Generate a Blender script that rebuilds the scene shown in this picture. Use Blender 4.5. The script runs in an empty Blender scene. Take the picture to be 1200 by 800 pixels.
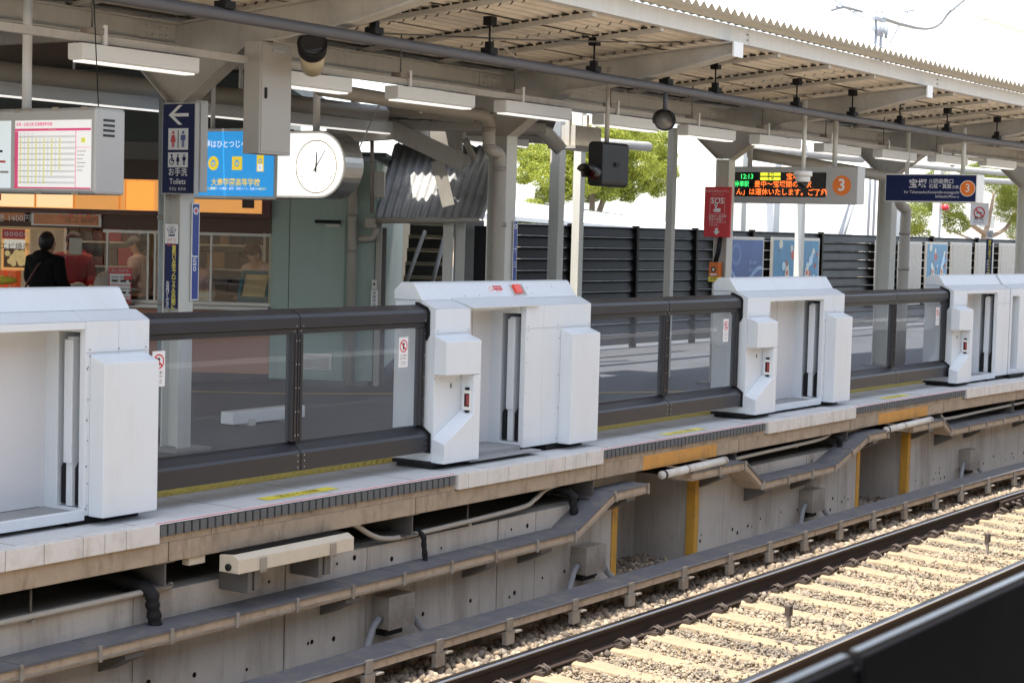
import bpy, math, random
import numpy as np
from mathutils import Matrix, Vector, noise as mnoise
R_ = math.radians
random.seed(7); rng = np.random.default_rng(7)
scn = bpy.context.scene
COL = scn.collection

# ------------------------------------------------------------------ camera model (also used to read plan positions off the survey)
FPX, TH, PI_, RO, H = 2110.3, R_(33.594), R_(3.5074), R_(1.5469), 1.785
FV = Vector((math.cos(TH)*math.cos(PI_), math.sin(TH)*math.cos(PI_), -math.sin(PI_)))
_R0 = Vector((math.sin(TH), -math.cos(TH), 0)); _U0 = _R0.cross(FV)
RV = math.cos(RO)*_R0 + math.sin(RO)*_U0; UV = -math.sin(RO)*_R0 + math.cos(RO)*_U0
EYE = Vector((0, 0, H))
def ray(px, py): return FV + RV*((px-600)/FPX) - UV*((py-400)/FPX)
def at_y(px, py, Y): d = ray(px, py); return EYE + d*(Y/d.y)
def at_s(px, py, S): d = ray(px, py); return EYE + d*(S/d.x)
def at_z(px, py, Z): d = ray(px, py); return EYE + d*((Z-H)/d.z)
BP = Vector((15.445, 13.366, 0)); BU = _R0.copy(); BF = Vector((math.cos(TH), math.sin(TH), 0)); BROT = math.atan2(BU.y, BU.x)
def at_b(px, py, dep=0):      # local (u, depth, z) on the kiosk's front plane, moved back by dep
    d = ray(px, py); t = ((BP+BF*dep-EYE).dot(BF))/d.dot(BF); p = EYE+d*t-BP
    return Vector((p.dot(BU), dep, p.z))
S0, RB = 19.0, 100.0
def bend(v):                   # the platform curves gently towards the tracks past S0
    if v[0] <= S0 or v[1] > 12.4: return v
    a = (v[0]-S0)/RB; r = RB+(v[1]-7.5)
    return (S0+r*math.sin(a), 7.5-RB+r*math.cos(a), v[2])

# ------------------------------------------------------------------ materials
MATS = {}
def mat(name, col, rough=.5, metal=0, var=.12, scale=6, bump=0, dirt=None, dirt_amt=0, dirt_scale=3, streak=False, grime=None, grime_amt=0, spec=.5, emit=0, emit_col=None, bscale=None, coat=0):
    if name in MATS: return MATS[name]
    m = bpy.data.materials.new(name); m.use_nodes = True; nt = m.node_tree; N = nt.nodes; L = nt.links
    b = N['Principled BSDF']; b.inputs['Roughness'].default_value = rough; b.inputs['Metallic'].default_value = metal
    b.inputs['Specular IOR Level'].default_value = spec; b.inputs['Coat Weight'].default_value = coat
    tc = N.new('ShaderNodeTexCoord'); src = tc.outputs['Object']
    if streak:
        mp = N.new('ShaderNodeMapping'); mp.inputs['Scale'].default_value = (1, 1, .12); L.new(src, mp.inputs[0]); ssrc = mp.outputs[0]
    else: ssrc = src
    n1 = N.new('ShaderNodeTexNoise'); n1.inputs['Scale'].default_value = scale; n1.inputs['Detail'].default_value = 6; n1.inputs['Roughness'].default_value = .6; L.new(src, n1.inputs['Vector'])
    hs = N.new('ShaderNodeMix'); hs.data_type = 'RGBA'
    c = Vector(col[:3]); lo = [max(0, x*(1-var)) for x in c]; hi = [min(1, x*(1+var)) for x in c]
    hs.inputs['A'].default_value = (*lo, 1); hs.inputs['B'].default_value = (*hi, 1); L.new(n1.outputs['Fac'], hs.inputs['Factor'])
    out = hs.outputs['Result']
    if dirt:
        n2 = N.new('ShaderNodeTexNoise'); n2.inputs['Scale'].default_value = dirt_scale; n2.inputs['Detail'].default_value = 8; n2.inputs['Roughness'].default_value = .7; L.new(ssrc, n2.inputs['Vector'])
        rp = N.new('ShaderNodeMapRange'); rp.inputs['From Min'].default_value = .48; rp.inputs['From Max'].default_value = .72; rp.inputs['To Max'].default_value = dirt_amt; L.new(n2.outputs['Fac'], rp.inputs['Value'])
        mx = N.new('ShaderNodeMix'); mx.data_type = 'RGBA'; mx.inputs['B'].default_value = (*dirt, 1); L.new(out, mx.inputs['A']); L.new(rp.outputs[0], mx.inputs['Factor']); out = mx.outputs['Result']
    if grime:       # fine speckle and run marks
        mp2 = N.new('ShaderNodeMapping'); mp2.inputs['Scale'].default_value = (5, 5, 1.1); L.new(src, mp2.inputs[0])
        n4 = N.new('ShaderNodeTexNoise'); n4.inputs['Scale'].default_value = 2.2; n4.inputs['Detail'].default_value = 9; n4.inputs['Roughness'].default_value = .75; L.new(mp2.outputs[0], n4.inputs['Vector'])
        r4 = N.new('ShaderNodeMapRange'); r4.inputs['From Min'].default_value = .52; r4.inputs['From Max'].default_value = .70; r4.inputs['To Max'].default_value = grime_amt; L.new(n4.outputs['Fac'], r4.inputs['Value'])
        m4 = N.new('ShaderNodeMix'); m4.data_type = 'RGBA'; m4.inputs['B'].default_value = (*grime, 1); L.new(out, m4.inputs['A']); L.new(r4.outputs[0], m4.inputs['Factor']); out = m4.outputs['Result']
    L.new(out, b.inputs['Base Color'])
    rr = N.new('ShaderNodeMapRange'); rr.inputs['To Min'].default_value = max(.02, rough-.1); rr.inputs['To Max'].default_value = min(1, rough+.12); L.new(n1.outputs['Fac'], rr.inputs['Value']); L.new(rr.outputs[0], b.inputs['Roughness'])
    if bump:
        n3 = N.new('ShaderNodeTexNoise'); n3.inputs['Scale'].default_value = bscale or scale*8; n3.inputs['Detail'].default_value = 5; L.new(src, n3.inputs['Vector'])
        bp = N.new('ShaderNodeBump'); bp.inputs['Strength'].default_value = bump; bp.inputs['Distance'].default_value = .01; L.new(n3.outputs['Fac'], bp.inputs['Height']); L.new(bp.outputs[0], b.inputs['Normal'])
    if emit:
        b.inputs['Emission Color'].default_value = (*(emit_col or col)[:3], 1); b.inputs['Emission Strength'].default_value = emit
    MATS[name] = m; return m
def glass(name, tint=(.9, .93, .95), ior=1.5, rough=.0, haze=0.0):
    m = bpy.data.materials.new(name); m.use_nodes = True; nt = m.node_tree; N = nt.nodes; L = nt.links
    N.remove(N['Principled BSDF']); o = N['Material Output']
    t = N.new('ShaderNodeBsdfTransparent'); t.inputs[0].default_value = (*tint, 1)
    g = N.new('ShaderNodeBsdfGlossy'); g.inputs['Roughness'].default_value = rough
    f = N.new('ShaderNodeFresnel'); f.inputs['IOR'].default_value = ior
    mx = N.new('ShaderNodeMixShader'); ge = N.new('ShaderNodeNewGeometry'); mm_ = N.new('ShaderNodeMath'); mm_.operation = 'MULTIPLY_ADD'; mm_.inputs[1].default_value = -1; mm_.inputs[2].default_value = 1; L.new(ge.outputs['Backfacing'], mm_.inputs[0]); m3 = N.new('ShaderNodeMath'); m3.operation = 'MULTIPLY'; L.new(mm_.outputs[0], m3.inputs[0]); L.new(f.outputs[0], m3.inputs[1]); L.new(m3.outputs[0], mx.inputs[0]); L.new(t.outputs[0], mx.inputs[1]); L.new(g.outputs[0], mx.inputs[2])
    last = mx
    if haze:
        d = N.new('ShaderNodeBsdfDiffuse'); d.inputs[0].default_value = (.5, .56, .66, 1)  # bluish haze of reflected light painted in as a pale diffuse layer
        tc = N.new('ShaderNodeTexCoord'); n = N.new('ShaderNodeTexNoise'); n.inputs['Scale'].default_value = 2.5; n.inputs['Detail'].default_value = 7; L.new(tc.outputs['Object'], n.inputs['Vector'])
        mr = N.new('ShaderNodeMapRange'); mr.inputs['To Min'].default_value = haze*.5; mr.inputs['To Max'].default_value = haze*1.5; L.new(n.outputs['Fac'], mr.inputs['Value'])
        m2 = N.new('ShaderNodeMixShader'); L.new(mr.outputs[0], m2.inputs[0]); L.new(mx.outputs[0], m2.inputs[1]); L.new(d.outputs[0], m2.inputs[2]); last = m2
    L.new(last.outputs[0], o.inputs[0]); MATS[name] = m; return m

DUST = (.30, .25, .19)
white = mat('white_powder_coat', (.67, .715, .75), .4, grime=(.42, .41, .39), grime_amt=.12, var=.03, scale=2, dirt=(.55, .55, .53), dirt_amt=.25, dirt_scale=1.6, streak=True)
dark = mat('dark_bronze_metal', (.029, .029, .034), .36, .1, var=.1, scale=9)
black = mat('black_rubber', (.012, .012, .013), .65, var=.2, spec=.25)
soot = mat('sooty_black', (.012, .011, .010), .9, var=.3, spec=.1)
tile = mat('white_edge_ceramic', (.60, .585, .565), .5, grime=(.30, .25, .2), grime_amt=.5, var=.05, scale=5, dirt=(.32, .28, .24), dirt_amt=.45, dirt_scale=7)
rubber = mat('grey_rubber_teeth', (.10, .105, .11), .7, var=.2, scale=20)
edgec = mat('dusty_edge_concrete', (.37, .295, .215), .85, grime=(.13, .09, .06), grime_amt=.6, var=.16, scale=9, bump=.3, dirt=(.16, .12, .09), dirt_amt=.6, dirt_scale=4)
orange_p = mat('faded_orange_paint', (.60, .29, .06), .65, grime=(.18, .11, .05), grime_amt=.5, var=.12, scale=8, dirt=(.30, .2, .1), dirt_amt=.5, dirt_scale=6)
yellow_p = mat('yellow_ochre_paint', (.58, .30, .035), .65, grime=(.16, .09, .03), grime_amt=.5, var=.1, scale=6, dirt=(.22, .15, .06), dirt_amt=.6, dirt_scale=5)
concw = mat('trackside_concrete', (.47, .43, .38), .9, grime=(.17, .125, .09), grime_amt=.32, spec=.2, var=.14, scale=3, bump=.25, bscale=40, dirt=(.19, .15, .115), dirt_amt=.7, dirt_scale=2.2, streak=True)
conc_dark = mat('dark_old_concrete', (.26, .25, .235), .9, var=.15, scale=3, bump=.2, bscale=30)  # darker grey tone of old concrete
trough_lid = mat('cable_trough_lid_grey', (.105, .105, .115), .75, var=.2, scale=8, dirt=DUST, dirt_amt=.35, dirt_scale=5)
trough_side = mat('cable_trough_side_dusty', (.46, .36, .26), .8, spec=.2, grime=(.14, .10, .07), grime_amt=.6, var=.14, scale=9, dirt=(.25, .19, .14), dirt_amt=.5, dirt_scale=6)
galv = mat('galvanised_steel', (.33, .30, .26), .55, .35, var=.2, scale=12, dirt=(.19, .13, .085), dirt_amt=.75, dirt_scale=5)
ibeam_m = mat('dirty_grey_steel', (.13, .125, .12), .6, .3, var=.2, scale=7, dirt=(.12, .08, .05), dirt_amt=.6)
beige = mat('beige_painted_steel', (.49, .465, .42), .5, grime=(.22, .18, .14), grime_amt=.3, var=.05, scale=4, dirt=(.30, .26, .21), dirt_amt=.4, dirt_scale=2.5)
greyp = mat('light_grey_painted_steel', (.62, .61, .55), .48, var=.04, scale=4, dirt=(.33, .31, .27), dirt_amt=.35, dirt_scale=3, streak=True)
sheet = mat('cream_roof_sheet', (.66, .605, .52), .55, var=.06, scale=3, dirt=(.38, .31, .22), dirt_amt=.4, dirt_scale=2)
fasc = mat('weathered_zinc_fascia', (.62, .60, .565), .55, .2, var=.10, scale=3, dirt=(.70, .70, .68), dirt_amt=.5, dirt_scale=9, streak=True)
zincdk = mat('grey_corrugated_flashing', (.55, .54, .49), .6, 0, var=.08, scale=5)
pipe_dk = mat('charcoal_pipe', (.085, .085, .095), .5, var=.12, scale=8)
pipe_lt = mat('beige_plastic_pipe', (.37, .34, .29), .45, var=.08, scale=6, dirt=(.28, .25, .2), dirt_amt=.4)
whitep = mat('white_enamel', (.76, .76, .74), .4, var=.03, scale=5)
steel = mat('brushed_stainless', (.55, .54, .52), .3, .9, var=.06, scale=14)
railside = mat('rusty_rail_web', (.036, .024, .019), .8, 0, spec=.2, var=.25, scale=14, bump=.2)
railhead = mat('polished_rail_head', (.45, .45, .47), .22, 1, var=.1, scale=10)
sleeper_m = mat('dusty_sleeper_concrete', (.31, .245, .165), .95, spec=.1, var=.3, scale=6, bump=.8, bscale=30, dirt=(.19, .155, .115), dirt_amt=.8, dirt_scale=3.2)
clip_m = mat('dark_spring_clip', (.09, .07, .06), .65, .4, var=.3, scale=20)
ballast_m = mat('brown_ballast_bed', (.36, .285, .20), .95, spec=.1, var=.4, scale=14, bump=.8, bscale=45)
floorc = mat('platform_edge_concrete', (.54, .545, .545), .8, var=.08, scale=3, bump=.15, bscale=60, dirt=(.24, .23, .22), dirt_amt=.4, dirt_scale=3)
asphalt = mat('platform_asphalt', (.085, .088, .096), .75, var=.18, scale=8, bump=.25, bscale=90, dirt=(.035, .035, .04), dirt_amt=.6, dirt_scale=.9)
tactile = mat('yellow_tactile_strip', (.55, .44, .10), .75, var=.10, scale=10, dirt=(.30, .25, .12), dirt_amt=.5, dirt_scale=5)
yline = mat('faded_yellow_line', (.62, .42, .10), .7, var=.1)
red_l = mat('red_line_paint', (.62, .06, .07), .6, var=.1)
white_l = mat('white_line_paint', (.75, .75, .74), .6, var=.06)
navy = mat('navy_sign_face', (.016, .024, .085), .5, spec=.15, var=.05, scale=2)
blue_s = mat('station_blue', (.055, .085, .30), .35, var=.05)
sign_w = mat('sign_white', (.80, .80, .80), .4, var=.02)
sign_r = mat('sign_red', (.62, .035, .045), .35, var=.05)
sign_o = mat('sign_orange', (.80, .20, .03), .35, var=.04)
sign_y = mat('sign_yellow', (.85, .72, .08), .4, var=.04)
sign_k = mat('sign_black', (.02, .02, .022), .4, var=.1)
greyframe = mat('silver_grey_sign_body', (.46, .46, .45), .42, .3, var=.05, scale=4)
louvre = mat('dark_brown_louvre', (.007, .0065, .0065), .34, 0, spec=.13, var=.3, scale=3)
green_w = mat('mint_green_panel', (.34, .43, .375), .5, var=.05, scale=2, dirt=(.16, .20, .17), dirt_amt=.4, dirt_scale=2, streak=True)
slate = mat('slate_blue_fascia', (.055, .075, .08), .55, var=.10, scale=2)
wood_p = mat('terracotta_counter_panel', (.46, .22, .13), .55, var=.1, scale=5)
maroon = mat('maroon_band', (.10, .025, .02), .45, var=.1)
alu = mat('aluminium_frame', (.46, .45, .42), .4, .5, var=.05)
corr = mat('old_galvanised_corrugated', (.42, .43, .435), .5, .3, var=.2, scale=5, dirt=(.10, .09, .085), dirt_amt=.7, dirt_scale=2.5, streak=True)
leaf_l = None
fence_glass = glass('fence_glass', (.94, .955, .97), 1.6, 0, haze=.045)
shop_glass = glass('shop_glass', (.93, .94, .92), 1.45)
def em(name, col, s): return mat(name, col, .5, var=.03, emit=s*.45)

# ------------------------------------------------------------------ mesh builder
_txt = {}
def text_mesh(body, size=1, align='CENTER', spacing=1.0, bold=0.0):
    key = (body, align, spacing, bold)
    if key not in _txt:
        c = bpy.data.curves.new('t', 'FONT'); c.body = body; c.align_x = align; c.align_y = 'CENTER'; c.space_character = spacing; c.resolution_u = 2; c.offset = bold
        o = bpy.data.objects.new('t', c); COL.objects.link(o)
        me = bpy.data.meshes.new_from_object(o.evaluated_get(bpy.context.evaluated_depsgraph_get()))
        _txt[key] = ([tuple(v.co) for v in me.vertices], [tuple(p.vertices) for p in me.polygons])
        bpy.data.objects.remove(o); bpy.data.curves.remove(c); bpy.data.meshes.remove(me)
    return _txt[key]
class MB:
    def __init__(s): s.v = []; s.f = []; s.mi = []; s.sm = []; s.mats = []; s.M = None
    def _m(s, m):
        if m not in s.mats: s.mats.append(m)
        return s.mats.index(m)
    def add(s, vs, fs, m, smooth=False):
        o = len(s.v)
        if s.M is not None: vs = [tuple(s.M @ Vector(v)) for v in vs]
        s.v += [tuple(v) for v in vs]; i = s._m(m)
        for f in fs: s.f.append(tuple(o+k for k in f)); s.mi.append(i); s.sm.append(smooth)
        return s
    def box(s, x0, x1, y0, y1, z0, z1, m):
        n = max(1, int(math.ceil((x1-x0)/1.2))) if (s.M is None and x1 > S0) else 1   # cut long pieces so that they can follow the curve
        vs = []; fs = []
        for i in range(n+1):
            x = x0+(x1-x0)*i/n; vs += [(x, y0, z0), (x, y1, z0), (x, y1, z1), (x, y0, z1)]
        for i in range(n):
            a = 4*i; b = a+4
            for k in range(4): fs.append((a+k, b+k, b+(k+1) % 4, a+(k+1) % 4))
        fs += [(0, 1, 2, 3), (4*n+3, 4*n+2, 4*n+1, 4*n)]
        fs = [tuple(reversed(f)) for f in fs]
        return s.add(vs, fs, m)
    def prism(s, prof, x0, x1, m, smooth=False, seg=None):      # profile in (y, z), swept along x
        n = seg or (max(1, int(math.ceil((x1-x0)/1.0))) if x1 > S0-1 and s.M is None else 1); k = len(prof); vs = []; fs = []
        for i in range(n+1):
            x = x0+(x1-x0)*i/n; vs += [(x, y, z) for y, z in prof]
        for i in range(n):
            for j in range(k): fs.append((i*k+j, i*k+(j+1) % k, (i+1)*k+(j+1) % k, (i+1)*k+j))
        fs += [tuple(reversed(range(k))), tuple(n*k+j for j in range(k))]
        ar = sum(prof[j][0]*prof[(j+1) % k][1]-prof[(j+1) % k][0]*prof[j][1] for j in range(k))
        if ar < 0: fs = [tuple(reversed(f)) for f in fs]
        return s.add(vs, fs, m, smooth)
    def plate(s, prof, x0, x1, m): return s.prism(prof, x0, x1, m)
    def tube(s, pts, r, m, n=10, smooth=True):
        pts = [Vector(p) for p in pts]; vs = []; fs = []; up = None
        for i, p in enumerate(pts):
            t = (pts[min(i+1, len(pts)-1)]-pts[max(i-1, 0)]).normalized()
            if up is None: up = Vector((0, 0, 1)) if abs(t.z) < .9 else Vector((1, 0, 0))
            a = t.cross(up).normalized(); b = a.cross(t).normalized(); up = b
            rr = r[i] if isinstance(r, (list, tuple)) else r
            for j in range(n):
                an = 2*math.pi*j/n; vs.append(tuple(p+a*(rr*math.cos(an))+b*(rr*math.sin(an))))
        for i in range(len(pts)-1):
            for j in range(n): fs.append((i*n+j, (i+1)*n+j, (i+1)*n+(j+1) % n, i*n+(j+1) % n))
        fs += [tuple(range(n)), tuple(reversed(range((len(pts)-1)*n, len(pts)*n)))]
        return s.add(vs, fs, m, smooth)
    def cyl(s, c, axis, r, l, m, n=20, r2=None): 
        a = Vector(axis).normalized(); c = Vector(c); return s.tube([c-a*l/2, c+a*l/2], [r, r if r2 is None else r2], m, n)
    def quad(s, a, b, c, d, m): return s.add([a, b, c, d], [(0, 1, 2, 3)], m)
    def disc(s, c, ux, uy, r, m, n=32, r_in=0):
        c = Vector(c); ux = Vector(ux); uy = Vector(uy)
        o = [tuple(c+ux*(r*math.cos(2*math.pi*i/n))+uy*(r*math.sin(2*math.pi*i/n))) for i in range(n)]
        if not r_in: return s.add(o, [tuple(range(n))], m)
        q = [tuple(c+ux*(r_in*math.cos(2*math.pi*i/n))+uy*(r_in*math.sin(2*math.pi*i/n))) for i in range(n)]
        return s.add(o+q, [(i, (i+1) % n, n+(i+1) % n, n+i) for i in range(n)], m)
    def text(s, body, c, ux, uy, size, m, align='CENTER', spacing=1.0, wide=1.0, bold=0.0):
        vs, fs = text_mesh(body, 1, align, spacing, bold); c = Vector(c); ux = Vector(ux); uy = Vector(uy)
        return s.add([tuple(c+ux*(v[0]*size*wide)+uy*(v[1]*size)) for v in vs], fs, m)
    def ball(s, c, r, m, nu=14, nv=9):
        r = (r, r, r) if not isinstance(r, (tuple, list)) else r; vs = []; fs = []
        for i in range(nv+1):
            ph = math.pi*i/nv
            for j in range(nu):
                an = 2*math.pi*j/nu; vs.append((c[0]+r[0]*math.sin(ph)*math.cos(an), c[1]+r[1]*math.sin(ph)*math.sin(an), c[2]+r[2]*math.cos(ph)))
        for i in range(nv):
            for j in range(nu): fs.append((i*nu+j, (i+1)*nu+j, (i+1)*nu+(j+1) % nu, i*nu+(j+1) % nu))
        return s.add(vs, fs, m, True)
    def build(s, name, parent=None, bevel=0, bend_it=True, label=None):
        root = parent
        while root is not None and root.parent is not None: root = root.parent
        vs = s.v
        if bend_it: vs = [bend(v) for v in vs]
        if root is not None:
            iv = ROOTM[root.name].inverted(); vs = [tuple(iv @ Vector(v)) for v in vs]
        me = bpy.data.meshes.new(name); me.from_pydata(vs, [], s.f)
        for m in s.mats: me.materials.append(m)
        me.polygons.foreach_set('material_index', s.mi); me.polygons.foreach_set('use_smooth', s.sm); me.update()
        o = bpy.data.objects.new(name, me); COL.objects.link(o)
        if parent is not None: o.parent = parent
        if bevel:
            b = o.modifiers.new('bevel', 'BEVEL'); b.width = bevel; b.segments = 2; b.limit_method = 'ANGLE'; b.angle_limit = R_(35)
        if label: o['label'] = label
        return o
ROOTM = {}
def tag(o, label=None, cat=None, group=None, kind=None):
    if label: o['label'] = label
    if cat: o['category'] = cat
    if group: o['group'] = group
    if kind: o['kind'] = kind
    return o
def thing(name, label, cat, loc=(0, 0, 0), rotz=0, group=None, bend_it=True):
    o = bpy.data.objects.new(name, None); COL.objects.link(o); o.empty_display_size = .1
    if bend_it: loc = bend(tuple(loc))
    o.location = loc; o.rotation_euler = (0, 0, rotz)
    ROOTM[o.name] = Matrix.Translation(Vector(loc)) @ Matrix.Rotation(rotz, 4, 'Z')
    return tag(o, label, cat, group)
def dup(root, loc, label=None, group=None, rotz=None):
    r = root.copy(); COL.objects.link(r); r.location = loc
    if rotz is not None: r.rotation_euler = (0, 0, rotz)
    if label: r['label'] = label
    if group: r['group'] = group
    for ch in list(root.children):
        c = ch.copy(); COL.objects.link(c); c.parent = r
        for g in list(ch.children):
            d = g.copy(); COL.objects.link(d); d.parent = c
    return r
XS, YS, ZS = Vector((1, 0, 0)), Vector((0, 1, 0)), Vector((0, 0, 1)); NY = -YS

# ================================================================== SETTING
m = MB(); m.quad((-300, -200, -1.30), (500, -200, -1.30), (500, 600, -1.30), (-300, 600, -1.30), ballast_m); tag(m.build('ground', bend_it=False), kind='structure')
m = MB(); m.box(-14, 20, 7.62, 60, -.20, 0, asphalt); m.box(20, 70, 7.62, 60, -.20, 0, asphalt)
tag(m.build('platform_floor'), kind='structure')
m = MB()
for x0, x1 in ((-14, 4.4), (4.4, 19), (19, 40)): m.box(x0, x1, 7.585, 8.27, .001, .006, floorc)
tag(m.build('platform_edge_paving'), kind='structure')
m = MB(); m.box(-14, 40, 8.272, 8.46, .001, .008, tactile)
for i in range(400):      # raised studs of the tactile strip
    x = -2+i*.075
    for y in (8.31, 8.365, 8.42): m.box(x, x+.03, y-.012, y+.012, .008, .012, tactile)
tag(m.build('tactile_paving'), kind='structure')
m = MB(); pts = [at_z(-60, 455, 0), at_z(230, 459.5, 0), at_z(335, 462, 0), at_z(465, 462, 0), at_z(702, 461, 0), at_z(830, 459, 0)]
dirv = (pts[3]-pts[0]).normalized(); wv = Vector((dirv.y, -dirv.x, 0))*-.10
for a, b in zip(pts, pts[1:]):
    m.quad(a+ZS*.004, b+ZS*.004, b+wv+ZS*.004, a+wv+ZS*.004, yline)
tag(m.build('yellow_floor_line', bend_it=False), kind='structure')
m = MB()
for x in [4.8+.9*i for i in range(24)]: m.box(x, x+.006, 7.585, 8.27, .006, .0075, conc_dark)
tag(m.build('paving_joint'), kind='structure')
m = MB(); m.M = Matrix.Identity(4); m.box(-20, 110, -40, .30, -.2, 0, mat('near_platform_paving', (.30, .30, .31), .8, var=.15, scale=1)); m.box(-8, 24, .02, .29, -1.3, -.21, conc_dark); tag(m.build('near_platform_floor', bend_it=False), kind='structure')

# ballast stones: scattered as one mass
def stones():
    t = (1+5**.5)/2; ico = np.array([(-1, t, 0), (1, t, 0), (-1, -t, 0), (1, -t, 0), (0, -1, t), (0, 1, t), (0, -1, -t), (0, 1, -t), (t, 0, -1), (t, 0, 1), (-t, 0, -1), (-t, 0, 1)])/1.9
    fc = np.array([(0, 11, 5), (0, 5, 1), (0, 1, 7), (0, 7, 10), (0, 10, 11), (1, 5, 9), (5, 11, 4), (11, 10, 2), (10, 7, 6), (7, 1, 8), (3, 9, 4), (3, 4, 2), (3, 2, 6), (3, 6, 8), (3, 8, 9), (4, 9, 5), (2, 4, 11), (6, 2, 10), (8, 6, 7), (9, 8, 1)])
    a = 16000; b = 62000; n2 = 900
    x = np.concatenate([rng.uniform(7.2, 24.5, a), rng.uniform(7.2, 24.5, b), rng.uniform(13.3, 14.5, n2), rng.uniform(18.6, 19.8, n2)])
    y = np.concatenate([rng.uniform(6.45, 7.6, a), rng.uniform(4.6, 6.46, b), rng.uniform(7.6, 8.2, 2*n2)]); n = len(x)
    mid = (y < 6.46); sz = np.where(mid, rng.uniform(.007, .017, n)*1.0*np.where(rng.random(n) < .12, 1.7, 1), rng.uniform(.016, .040, n))
    z = np.where(mid, -1.262-np.clip(6.4-y, 0, 2)*.030, -1.25)+rng.uniform(0, .03, n)+.016*np.sin(x*3.1+y*2)*np.cos(y*4.3)
    z = np.where(y > 6.75, z+.012, z)
    n3 = 5200      # grit lying on the sleepers
    y3 = rng.uniform(4.9, 6.42, n3); x = np.concatenate([x, rng.uniform(7.2, 24.5, n3)]); y = np.concatenate([y, y3]); z = np.concatenate([z, -1.240-np.clip(6.4-y3, 0, 2)*.010+rng.uniform(0, .02, n3)]); sz = np.concatenate([sz, rng.uniform(.007, .017, n3)]); mid = np.concatenate([mid, np.ones(n3, bool)]); n = len(x)
    rot = rng.normal(size=(n, 3, 3)); q, _ = np.linalg.qr(rot)
    sc = sz[:, None]*rng.uniform(.6, 1.25, (n, 3))
    base = ico[None]*rng.uniform(.75, 1.2, (n, 12, 1))
    v = np.einsum('nij,nkj->nki', q, base*sc[:, None, :]) + np.stack([x, y, z], 1)[:, None, :]
    f = (fc[None]+12*np.arange(n)[:, None, None]).reshape(-1, 3); v = v.reshape(-1, 3)
    me = bpy.data.meshes.new('ballast_stones'); me.vertices.add(len(v)); me.vertices.foreach_set('co', v.ravel())
    me.loops.add(f.size); me.loops.foreach_set('vertex_index', f.ravel()); me.polygons.add(len(f)); me.polygons.foreach_set('loop_start', np.arange(0, f.size, 3)); me.polygons.foreach_set('loop_total', np.full(len(f), 3)); me.update(calc_edges=True)
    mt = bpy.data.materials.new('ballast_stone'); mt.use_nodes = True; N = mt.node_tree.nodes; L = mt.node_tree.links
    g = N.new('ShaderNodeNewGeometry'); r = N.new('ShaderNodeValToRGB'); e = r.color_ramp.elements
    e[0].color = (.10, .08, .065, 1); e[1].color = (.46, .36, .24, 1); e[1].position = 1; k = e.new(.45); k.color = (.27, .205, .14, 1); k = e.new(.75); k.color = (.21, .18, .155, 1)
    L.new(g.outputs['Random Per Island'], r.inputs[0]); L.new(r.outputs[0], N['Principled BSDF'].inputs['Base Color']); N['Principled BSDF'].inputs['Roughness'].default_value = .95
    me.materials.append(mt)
    m2 = mt.copy(); m2.name = 'dusty_sunlit_stone'; me.materials.append(m2); e = [q for q in m2.node_tree.nodes if q.type == 'VALTORGB'][0].color_ramp.elements  # dusty stones, also lightened as the sunlit copy of the shaded ones
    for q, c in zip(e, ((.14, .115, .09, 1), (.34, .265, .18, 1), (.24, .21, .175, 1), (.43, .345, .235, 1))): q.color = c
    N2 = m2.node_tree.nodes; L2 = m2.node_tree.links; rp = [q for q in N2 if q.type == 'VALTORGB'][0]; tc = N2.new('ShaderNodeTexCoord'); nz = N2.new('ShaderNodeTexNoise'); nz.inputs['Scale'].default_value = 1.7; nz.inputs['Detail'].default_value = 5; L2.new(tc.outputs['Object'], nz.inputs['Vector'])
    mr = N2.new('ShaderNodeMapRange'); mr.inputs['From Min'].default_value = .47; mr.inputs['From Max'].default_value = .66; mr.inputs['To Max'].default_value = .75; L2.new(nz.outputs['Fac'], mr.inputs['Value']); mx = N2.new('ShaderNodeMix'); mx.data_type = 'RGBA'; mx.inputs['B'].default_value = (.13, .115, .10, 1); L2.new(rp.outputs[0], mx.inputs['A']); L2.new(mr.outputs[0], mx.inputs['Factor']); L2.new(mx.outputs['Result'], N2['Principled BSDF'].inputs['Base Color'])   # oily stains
    me.polygons.foreach_set('material_index', np.repeat(mid.astype(np.int32), 20))  # track side takes the sunlit tones, wall side the shaded ones
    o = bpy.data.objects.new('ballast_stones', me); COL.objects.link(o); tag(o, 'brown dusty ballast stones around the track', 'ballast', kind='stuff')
stones()

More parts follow.
